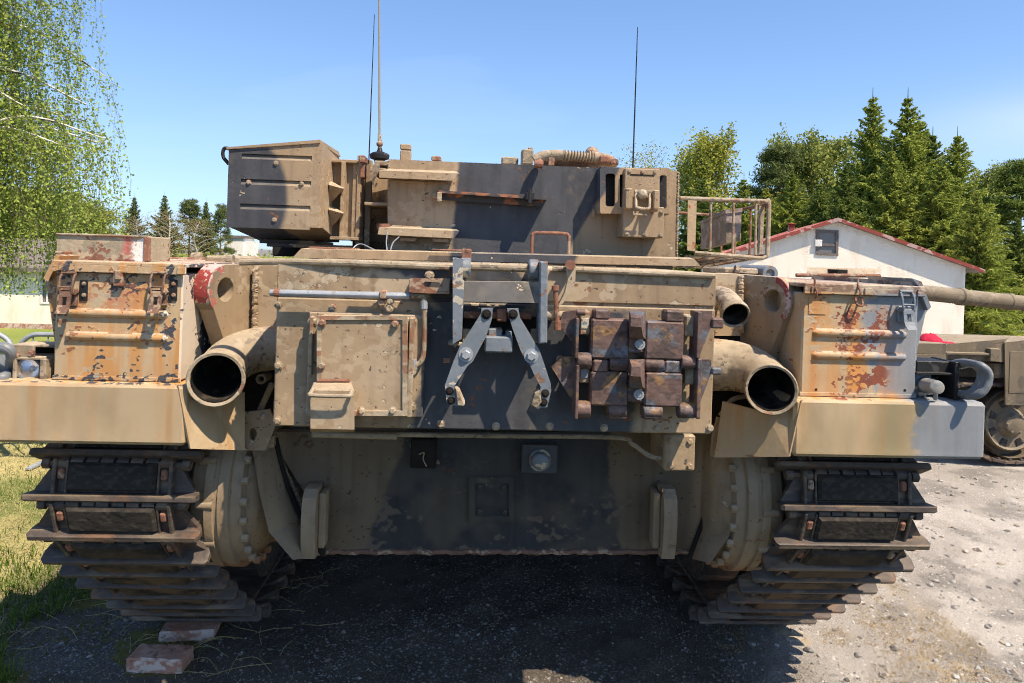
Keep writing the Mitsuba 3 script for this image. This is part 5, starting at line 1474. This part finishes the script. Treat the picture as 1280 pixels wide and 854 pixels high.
part(wn, 'glazing_bar', cat([bpx(51, 354, 66, 356, YL, YL + .05, .002), bpx(58, 340, 59.5, 379, YL, YL + .05, .002)]), 'm_white')

YS = 80.0
shd = thing('shed', 'small white flat roofed shed far off between the left stowage bin and the turret', 'shed')
a, b = at(280.5, 297, YS), at(304, 297, YS)
part(shd, 'wall', box(a[0], b[0], YS, YS + 4, -2, a[2], .0), 'm_white')
part(shd, 'roof', box(a[0] - .15, b[0] + .2, YS - .2, YS + 4.2, a[2], a[2] + .28, .0), 'm_wood')
part(shd, 'annex', box(b[0], b[0] + .7, YS + .5, YS + 3.5, -2, a[2] - .3, .0), 'm_white')

# ---------------------------------------------------------------- crowd barriers, left
def barrier(label, x0, x1, y, ztop):
    k = thing('crowd_barrier', label, 'barrier', 'steel crowd barriers left of the tank')
    r = .021
    z0 = .22
    c = curve([(x0, y, z0), (x0, y, ztop - .22), (x0 + .03, y, ztop - .08), (x0 + .12, y, ztop - .01), (x0 + .24, y, ztop)], 6)
    e = curve([(x1 - .24, y, ztop), (x1 - .12, y, ztop - .01), (x1 - .03, y, ztop - .08), (x1, y, ztop - .22), (x1, y, z0)], 6)
    part(k, 'frame', cat([sweep(np.vstack([c, e]), r, 12), sweep([(x0, y, z0), (x1, y, z0)], r * .8, 10)]), 'm_galv')
    n = int((x1 - x0) / .125)
    bar = mikit.ply(cyl((0, 0, z0), (0, 0, ztop), .007, 8), 'm_galv', 30)
    for j in range(1, n):
        part(k, 'bar', bar, '', to=T().translate([x0 + (x1 - x0) * j / n, y, 0]))
    for x in (x0 + .3, x1 - .3):
        part(k, 'foot', cat([box(x - .025, x + .025, y - .3, y + .3, .0, .02, .004), cyl((x, y, .01), (x, y, z0), .016, 8)]), 'm_galv')


p = at(22, 440, 3.7)
zt_ = at(55, 418, 3.7)[2]
barrier('grey steel crowd barrier whose rounded corner shows just left of the left bin', p[0], p[0] + 1.75, 3.7, zt_)
p = at(16, 440, 3.7)
barrier('grey steel crowd barrier cut by the left edge of the picture', p[0] - 2.2, p[0], 3.7, zt_)

# ---------------------------------------------------------------- trees
def leaves(c, size, rng, up=0.0, aspect=.6, axis=None):
    """a two-triangle leaf at each centre, turned at random"""
    n = len(c)
    d = rng.normal(size=(n, 3))
    if axis is not None:
        d = d * .5 + axis
    d /= np.linalg.norm(d, axis=1, keepdims=True)
    s = np.cross(d, rng.normal(size=(n, 3)) + [0, 0, up])
    s /= np.linalg.norm(s, axis=1, keepdims=True) + 1e-9
    size = np.broadcast_to(size, (n,))[:, None]
    v = np.stack([c - d * size * .5, c + s * size * aspect * .5, c + d * size * .5, c - s * size * aspect * .5], 1)
    f = np.array([[0, 1, 2], [0, 2, 3]])
    return v.reshape(-1, 3), (f[None] + (np.arange(n) * 4)[:, None, None]).reshape(-1, 3)


def soup(parts):
    v, f, k = [], [], 0
    for a, b in parts:
        v.append(a)
        f.append(b + k)
        k += len(a)
    return trimesh.Trimesh(np.vstack(v), np.vstack(f), process=False)


def strips(a, b, w, rng):
    """thin blade (2 triangles) from each a to b"""
    d = b - a
    s = np.cross(d, rng.normal(size=a.shape))
    s *= w[:, None] / (np.linalg.norm(s, axis=1, keepdims=True) + 1e-9)
    v = np.stack([a - s, a + s, b + s * .25, b - s * .25], 1)
    f = np.array([[0, 1, 2], [0, 2, 3]])
    return v.reshape(-1, 3), (f[None] + (np.arange(len(a)) * 4)[:, None, None]).reshape(-1, 3)


def spruce_mesh(h, r, seed, dens=1.0):
    rng = np.random.default_rng(seed)
    A, B, W = [], [], []
    z = .05 * h
    wood = [sweep([(0, 0, 0), (0, 0, h * .5), (0, 0, h)], [h * .013 + .03, h * .008 + .02, .01], 8)]
    while z < h * .985:
        u = z / h
        L0 = 1.05 * r * (1 - u) ** 1.02 * (1 if u > .12 else .75) + .02
        n = int(rng.integers(6, 9))
        a0 = rng.random() * 6.28
        for k in range(n):
            a = a0 + k * 6.28 / n + rng.normal() * .2
            L = L0 * rng.uniform(.45, 1.32)
            rise = (u - .45) * .9 + rng.normal() * .08
            d = np.array([math.cos(a), math.sin(a)])
            m = max(5, int(L * 11 * dens))
            t = np.linspace(.12, 1, m)
            zz = z + L * (rise * t - .28 * t * t * (1 - u) + .22 * t ** 3)
            P = np.stack([d[0] * L * t, d[1] * L * t, zz], 1)
            if L > .5:
                wood.append(sweep([(0, 0, z), P[len(P) // 2], P[-1]], [.018, .012, .004], 4, False))
            s = np.array([-d[1], d[0], 0])
            for sg_ in (-1, 1):
                for rep in range(3):
                    l = (.30 * L * (1 - t * .75) + .02 + .09 * (1 - u)) * rng.uniform(.5, 1.15, m)
                    dirv = s * sg_ * rng.uniform(.35, 1.0, (m, 1)) + np.array([d[0], d[1], 0]) * rng.uniform(.35, .9, (m, 1)) + np.array([0, 0, 1.]) * rng.uniform(-.75, .15, (m, 1))
                    dirv /= np.linalg.norm(dirv, axis=1, keepdims=True)
                    A.append(P + rng.normal(size=P.shape) * .03)
                    B.append(P + dirv * l[:, None])
                    W.append(rng.uniform(.026, .055, m))
            A.append(P[:-1]); B.append(P[1:] + [0, 0, .01]); W.append(np.full(m - 1, .03))
        z += (.024 * h + .05) * (1 - .30 * u) * rng.uniform(.8, 1.2)
    A, B, W = np.vstack(A), np.vstack(B), np.concatenate(W)
    # side needles on each twig: short blades
    t = rng.uniform(.2, 1, len(A))[:, None]
    m = A + (B - A) * t
    nd = (B - A) / (np.linalg.norm(B - A, axis=1, keepdims=True) + 1e-9) * .7 + rng.normal(size=A.shape) * .6
    l = np.linalg.norm(B - A, axis=1, keepdims=True) * .55 + .03
    v1 = strips(A, B, W, rng)
    v2 = strips(m, m + nd * l, W * .8, rng)
    top = np.repeat([[0, 0, h * .90]], 3, 0), np.repeat([[0, 0, h * 1.035]], 3, 0)
    v3 = strips(top[0], top[1], np.full(3, .035), rng)
    return soup([v1, v2, v3]), cat(wood)


def limbs(rng, base, h, spread, n, rt):
    """trunk and limbs; returns the wood mesh and the limb tips with directions"""
    tr_ = curve([base, base + [rng.normal() * .04 * h, rng.normal() * .04 * h, .35 * h], base + [rng.normal() * .05 * h, rng.normal() * .05 * h, .7 * h], base + [0, 0, h * .97]], 6)
    wood = [sweep(tr_, np.linspace(rt, rt * .12, len(tr_)), 9)]
    tips = []
    for k in range(n):
        u = .25 + .72 * (k + rng.random()) / n
        p = tr_[min(int(u * (len(tr_) - 1)), len(tr_) - 1)]
        a = k * 2.4 + rng.normal() * .3
        L = spread * math.sin(math.pi * min(1, (u - .12) / .95)) ** .7 * rng.uniform(.75, 1.15)
        q = p + np.array([math.cos(a) * L, math.sin(a) * L, L * rng.uniform(.35, .9)])
        mid = (p + q) / 2 + rng.normal(size=3) * L * .06 + [0, 0, L * .08]
        c = curve([p, mid, q], 5)
        wood.append(sweep(c, np.linspace(rt * .32 * (1.1 - u), .006, len(c)), 5, False))
        for j in range(2, len(c)):
            tips.append((c[j], (c[j] - p) / (np.linalg.norm(c[j] - p) + 1e-9), L))
    return cat(wood), tips


def broadleaf_mesh(h, spread, seed, leaf=.10, count=16000, n=34, hang=.0, clump=.34, gap=.2):
    rng = np.random.default_rng(seed)
    wood, tips = limbs(rng, np.zeros(3), h, spread, n, h * .016)
    tips = [t for t in tips if rng.random() > gap]
    per = count // len(tips)
    cs = []
    for p, d, L in tips:
        s = clump * (.35 + .5 * L) * rng.uniform(.7, 1.2)
        sub = p + np.clip(rng.normal(size=(7, 3)), -1.4, 1.4) * s * .8
        c = sub[rng.integers(0, 7, per)] + np.clip(rng.normal(size=(per, 3)), -1.5, 1.5) * s * .28
        if hang:
            c[:, 2] -= rng.random(per) ** 1.5 * hang * L
        cs.append(c)
    c = np.vstack(cs)
    return soup([leaves(c, leaf * rng.uniform(.7, 1.3, len(c)), rng)]), wood


def pine_mesh(h, seed, crown=.62, spread=.22):
    rng = np.random.default_rng(seed)
    wood = [sweep(curve([(0, 0, 0), (rng.normal() * .1, 0, h * .5), (0, rng.normal() * .1, h)], 5), np.linspace(h * .016, .03, 11), 8)]
    A, B = [], []
    for k in range(46):
        u = 1 - crown * rng.random() ** 1.05
        a = rng.random() * 6.28
        L = spread * h * (1.08 - u) / crown * .9 * rng.uniform(.6, 1.1) + .25
        p = np.array([0, 0, u * h])
        q = p + [math.cos(a) * L, math.sin(a) * L, L * rng.uniform(-.1, .5)]
        wood.append(sweep([p, (p + q) / 2 + [0, 0, -.05], q], [.05, .03, .012], 4, False))
        for j in range(9):
            c = p + (q - p) * rng.uniform(.35, 1.05) + rng.normal(size=3) * [.22, .22, .12]
            m = 30
            d = rng.normal(size=(m, 3)) + [0, 0, .5]
            d /= np.linalg.norm(d, axis=1, keepdims=True)
            cc = c + rng.normal(size=(m, 3)) * [.14, .14, .07]
            A.append(cc)
            B.append(cc + d * rng.uniform(.12, .30, (m, 1)))
    A, B = np.vstack(A), np.vstack(B)
    return soup([strips(A, B, np.full(len(A), .03), rng)]), cat(wood)


def leaf_mat(c1, c2, trans=.4, s=.9):
    def fn(p, n, uv):
        return mix(mix(c1, c2, fbm(p.x * s, p.y * s, p.z * s, 3)), mix(c1, c2, 1.0) * 1.25, smoothstep(.6, .9, noise(p.x * 9, p.y * 9, p.z * 9)) * .6)
    return {'type': 'principledthin', 'base_color': mikit.proc(fn), 'roughness': .55, 'diff_trans': trans, 'eta': 1.4}


scene['m_spruce'] = leaf_mat((.15, .205, .04), (.40, .45, .10), .55, .55)
scene['m_darkspruce'] = leaf_mat((.085, .13, .035), (.24, .30, .075), .5, .7)
scene['m_pine'] = leaf_mat((.09, .13, .055), (.22, .26, .09), .5, .5)
scene['m_spring'] = leaf_mat((.25, .28, .05), (.42, .43, .10), .55, .6)
scene['m_birch'] = leaf_mat((.21, .30, .055), (.40, .49, .12), .6, 1.2)
scene['m_olive'] = leaf_mat((.18, .22, .055), (.36, .39, .11), .55, .5)
scene['m_twig'] = leaf_mat((.16, .12, .06), (.28, .21, .10), .2, .8)
scene['m_bark'] = pr(lambda p, n, uv: mix((.07, .055, .04), (.17, .135, .10), fbm(p.x * 12, p.y * 12, p.z * 3, 4)), .9, .2)
scene['m_pinebark'] = pr(lambda p, n, uv: mix((.20, .115, .055), (.34, .20, .10), fbm(p.x * 6, p.y * 6, p.z * 2, 4)), .9, .2)
scene['m_birchbark'] = pr(lambda p, n, uv: mix((.62, .60, .56), (.08, .07, .06), smoothstep(.58, .66, fbm(p.x * 3, p.y * 3, p.z * 14, 4))), .8, .3)

protos = {}
protos['spruce'] = [[mikit.ply(m, None, False) for m in spruce_mesh(10.0, 3.1, s, .95)] for s in (1, 2, 3)]
protos['broadleaf'] = [[mikit.ply(m, None, False) for m in broadleaf_mesh(9.0, 2.7, s, .19, 26000, 48, 0, .40, .12)] for s in (11, 12)]
protos['birch'] = [[mikit.ply(m, None, False) for m in broadleaf_mesh(10.0, 2.3, s, .17, 24000, 44, .9, .34, .18)] for s in (21, 22)]
protos['bare'] = [[mikit.ply(m, None, False) for m in broadleaf_mesh(7.0, 1.6, s, .09, 3600, 50, .3, .40, .1)] for s in (31, 32)]
protos['pine'] = [[mikit.ply(m, None, False) for m in pine_mesh(10.0, s)] for s in (41, 42)]
HT = {'spruce': 10.0, 'broadleaf': 9.2, 'birch': 10.3, 'bare': 7.2, 'pine': 10.2}
tree_count = [0]


def tree(kind, name, px, ptop, y, leafm, bark, label, cat_='tree', group=None, wide=1.0, base=None):
    p = at(px, ptop, y)
    zg = float(terrain(p[0], y)) - .1 if base is None else base
    h = p[2] - zg
    k = thing(name, label, cat_, group)
    i = tree_count[0]
    tree_count[0] += 1
    cr, wd = protos[kind][i % len(protos[kind])]
    s = h / HT[kind]
    to = T().translate([p[0], y, zg]).rotate([0, 0, 1], 57.0 * i).scale([s * wide, s * wide, s])
    for n_, d, m in (('crown', cr, leafm), ('trunk', wd, bark)):
        scene[f'{k}__{n_}'] = {**d, 'bsdf': {'type': 'ref', 'id': m}, 'to_world': to}
    return k


S, D_ = 'm_spruce', 'm_darkspruce'
tree('spruce', 'spruce_tree', 1091, 119, 38, S, 'm_bark', 'tall pointed spruce, the left of the two highest tips above the house roof', wide=1.05)
tree('spruce', 'spruce_tree', 1135, 119, 36, S, 'm_bark', 'tall pointed spruce, the right of the two highest tips above the house roof', wide=1.15)
tree('spruce', 'spruce_tree', 1197, 166, 33, S, 'm_bark', 'bright green spruce with its tip above the right eave of the house', wide=1.2)
tree('spruce', 'spruce_tree', 1166, 166, 40, D_, 'm_bark', 'spruce filling the gap between the highest tips and the right eave', wide=1.2)
tree('spruce', 'spruce_tree', 1222, 235, 25, S, 'm_bark', 'young bright spruce standing close behind the right corner of the house', wide=1.1)
tree('spruce', 'spruce_tree', 1115, 185, 30, S, 'm_bark', 'spruce right behind the roof slope below the highest tips', wide=1.2)
tree('spruce', 'spruce_tree', 1058, 205, 34, D_, 'm_bark', 'dark spruce right above the ridge of the house', wide=1.25)
tree('spruce', 'spruce_tree', 1178, 205, 29, S, 'm_bark', 'bushy spruce low in front of the higher ones over the right roof slope', wide=1.35)
tree('spruce', 'spruce_tree', 1150, 150, 42, S, 'm_bark', 'spruce behind and right of the two highest tips', wide=1.3)
tree('pine', 'pine_tree', 1278, 205, 42, D_, 'm_bark', 'dark tree cut by the right edge of the picture', wide=1.5)
tree('spruce', 'spruce_tree', 1272, 270, 32, D_, 'm_bark', 'dark spruce at the right edge above the gun barrel', wide=1.3)
tree('birch', 'birch_tree', 1247, 200, 55, 'm_olive', 'm_birchbark', 'pale airy birch between the bright spruces and the right edge', wide=.9)
tree('birch', 'birch_tree', 893, 160, 48, 'm_spring', 'm_birchbark', 'yellow green birch with a rounded top rising above the turret basket', wide=1.0)
tree('broadleaf', 'broadleaf_tree', 1016, 176, 50, 'm_olive', 'm_bark', 'olive green rounded tree behind the ridge of the house', wide=.9)
tree('pine', 'pine_tree', 976, 180, 47, 'm_pine', 'm_pinebark', 'dark green pine top left of the olive tree', wide=1.3)
tree('spruce', 'spruce_tree', 930, 222, 44, S, 'm_bark', 'spruce below the right side of the yellow green birch', wide=1.4)
tree('spruce', 'spruce_tree', 878, 222, 46, D_, 'm_bark', 'dark spruce behind the left end of the turret basket', wide=1.4)
tree('spruce', 'spruce_tree', 958, 232, 40, 'm_spring', 'm_bark', 'yellowish young conifer at the right end of the turret basket', wide=1.3)
tree('spruce', 'spruce_tree', 990, 215, 38, S, 'm_bark', 'spruce over the left roof slope of the house', wide=1.4)
tree('spruce', 'spruce_tree', 1024, 228, 36, D_, 'm_bark', 'dark spruce behind the chimney of the house', wide=1.4)
tree('bare', 'birch_tree', 802, 180, 90, 'm_olive', 'm_birchbark', 'thin sparse birch top showing above the right end of the turret', wide=1.2)
tree('bare', 'birch_tree', 842, 206, 80, 'm_olive', 'm_birchbark', 'small sparse tree beside the right corner of the turret', wide=1.2)

for px, pt, yy, kind, lm, w_, lab in (
        (128, 256, 70, 'spruce', 'm_pine', 1.0, 'dark pine just right of the hanging birch twigs'),
        (168, 245, 78, 'spruce', 'm_pine', .9, 'slim pine above the left half of the metal tray'),
        (206, 243, 74, 'spruce', 'm_pine', 1.0, 'pine above the right end of the metal tray'),
        (238, 251, 80, 'pine', 'm_pine', 1.2, 'pine between the metal tray and the turret bin'),
        (258, 251, 84, 'spruce', 'm_pine', .9, 'second pine left of the turret bin, above the white shed'),
        (277, 257, 78, 'pine', 'm_pine', .9, 'pine nearest the left side of the turret bin')):
    tree(kind, 'pine_tree', px, pt, yy, lm, 'm_pinebark', lab, group='far pines on the left', wide=w_)
for px, pt, yy, lab in ((170, 268, 66, 'bare twigged birch in front of the slim pine, over the metal tray'), (212, 262, 62, 'pale stemmed birch above the right end of the metal tray'), (250, 272, 68, 'brownish bare birch left of the white shed')):
    tree('bare', 'birch_tree', px, pt, yy, 'm_twig', 'm_birchbark', lab, wide=1.3)
for px, pt, yy, lab in ((20, 238, 48, 'mid green tree behind the hanging birch twigs at the left edge'), (72, 248, 52, 'mid green tree behind the left birch, over the cream building'), (108, 262, 56, 'low mid green tree left of the metal tray')):
    tree('broadleaf', 'broadleaf_tree', px, pt, yy, 'm_olive', 'm_bark', lab, wide=1.25)
# undergrowth along the wood's edge: one mass
rng = np.random.default_rng(77)
cs = []
for k in range(150):
    if k < 95:
        px, yy, hh = rng.uniform(60, 420), rng.uniform(64, 86), rng.uniform(1.2, 2.4)
    else:
        px, yy, hh = rng.uniform(820, 1290), rng.uniform(44, 56), rng.uniform(2, 4)
    p = at(px, 330, yy)
    c = rng.normal(size=(520, 3)) * [1.0, .8, hh * .38] + [p[0], yy, float(terrain(p[0], yy)) + hh * .5]
    cs.append(c)
c = np.vstack(cs)
scene['undergrowth'] = {**mikit.ply(soup([leaves(c, rng.uniform(.25, .5, len(c)), rng)]), None, False), 'bsdf': {'type': 'ref', 'id': 'm_olive'}}
labels['undergrowth'] = {'kind': 'stuff', 'label': 'bushy undergrowth along the edge of the wood'}

# the birch that hangs into the picture at the upper left
rng = np.random.default_rng(5)
bt = thing('birch_tree', 'large weeping birch hanging its fresh green twigs into the upper left of the picture', 'tree')
YT2 = 6.6
base = np.array([at(-150, 300, YT2)[0], YT2, -.1])
tr_ = curve([base, base + [.05, .1, 3], base + [.2, -.05, 6], base + [.1, .1, 10.5]], 8)
wood = [sweep(tr_, np.linspace(.20, .03, len(tr_)), 12)]
lc, la = [], []
hang = []
for k in range(64):
    u = .22 + .75 * rng.random()
    p = tr_[int(u * (len(tr_) - 1))]
    a = rng.random() * 6.28 if k % 2 else rng.normal() * .6
    L = rng.uniform(1.3, 2.68) * (1.12 - .45 * u)
    q = p + [math.cos(a) * L, math.sin(a) * L, L * rng.uniform(.15, .55)]
    c = curve([p, (p + q) / 2 + [0, 0, .28 * L], q], 7)
    wood.append(sweep(c, np.linspace(.042, .007, len(c)), 6, False))
    for j in range(3, len(c)):
        for rep in range(4):
            s0 = c[j] + rng.normal(size=3) * .10
            ln = rng.uniform(.5, 2.3)
            m = int(ln / .035)
            t = np.linspace(0, 1, m)[:, None]
            dr_ = np.array([math.cos(a), math.sin(a), 0]) * rng.uniform(.0, .3) + rng.normal(size=3) * [.16, .16, 0]
            path = s0 + dr_ * (1 - (1 - t) ** 2) * .6 + np.array([0, 0, -1.]) * ln * t ** 1.25 + np.cumsum(rng.normal(size=(m, 3)) * .013, 0)
            path = path[path[:, 2] > 1.15]
            if len(path) < 4:
                continue
            hang.append(path[::4])
            c2 = np.repeat(path, 2, 0)
            keep = rng.random(len(c2)) < .68
            c2 = c2[keep]
            lc.append(c2 + rng.normal(size=c2.shape) * .034)
c = np.vstack(lc)
part(bt, 'crown', soup([leaves(c, rng.uniform(.024, .052, len(c)), rng, aspect=.75)]), 'm_birch', False)
A = np.vstack([h[:-1] for h in hang])
B = np.vstack([h[1:] for h in hang])
part(bt, 'twigs', soup([strips(A, B, np.full(len(A), .0035), rng)]), 'm_bark', False)
part(bt, 'trunk', cat(wood), 'm_birchbark', 30)
print('birch leaves', len(c))
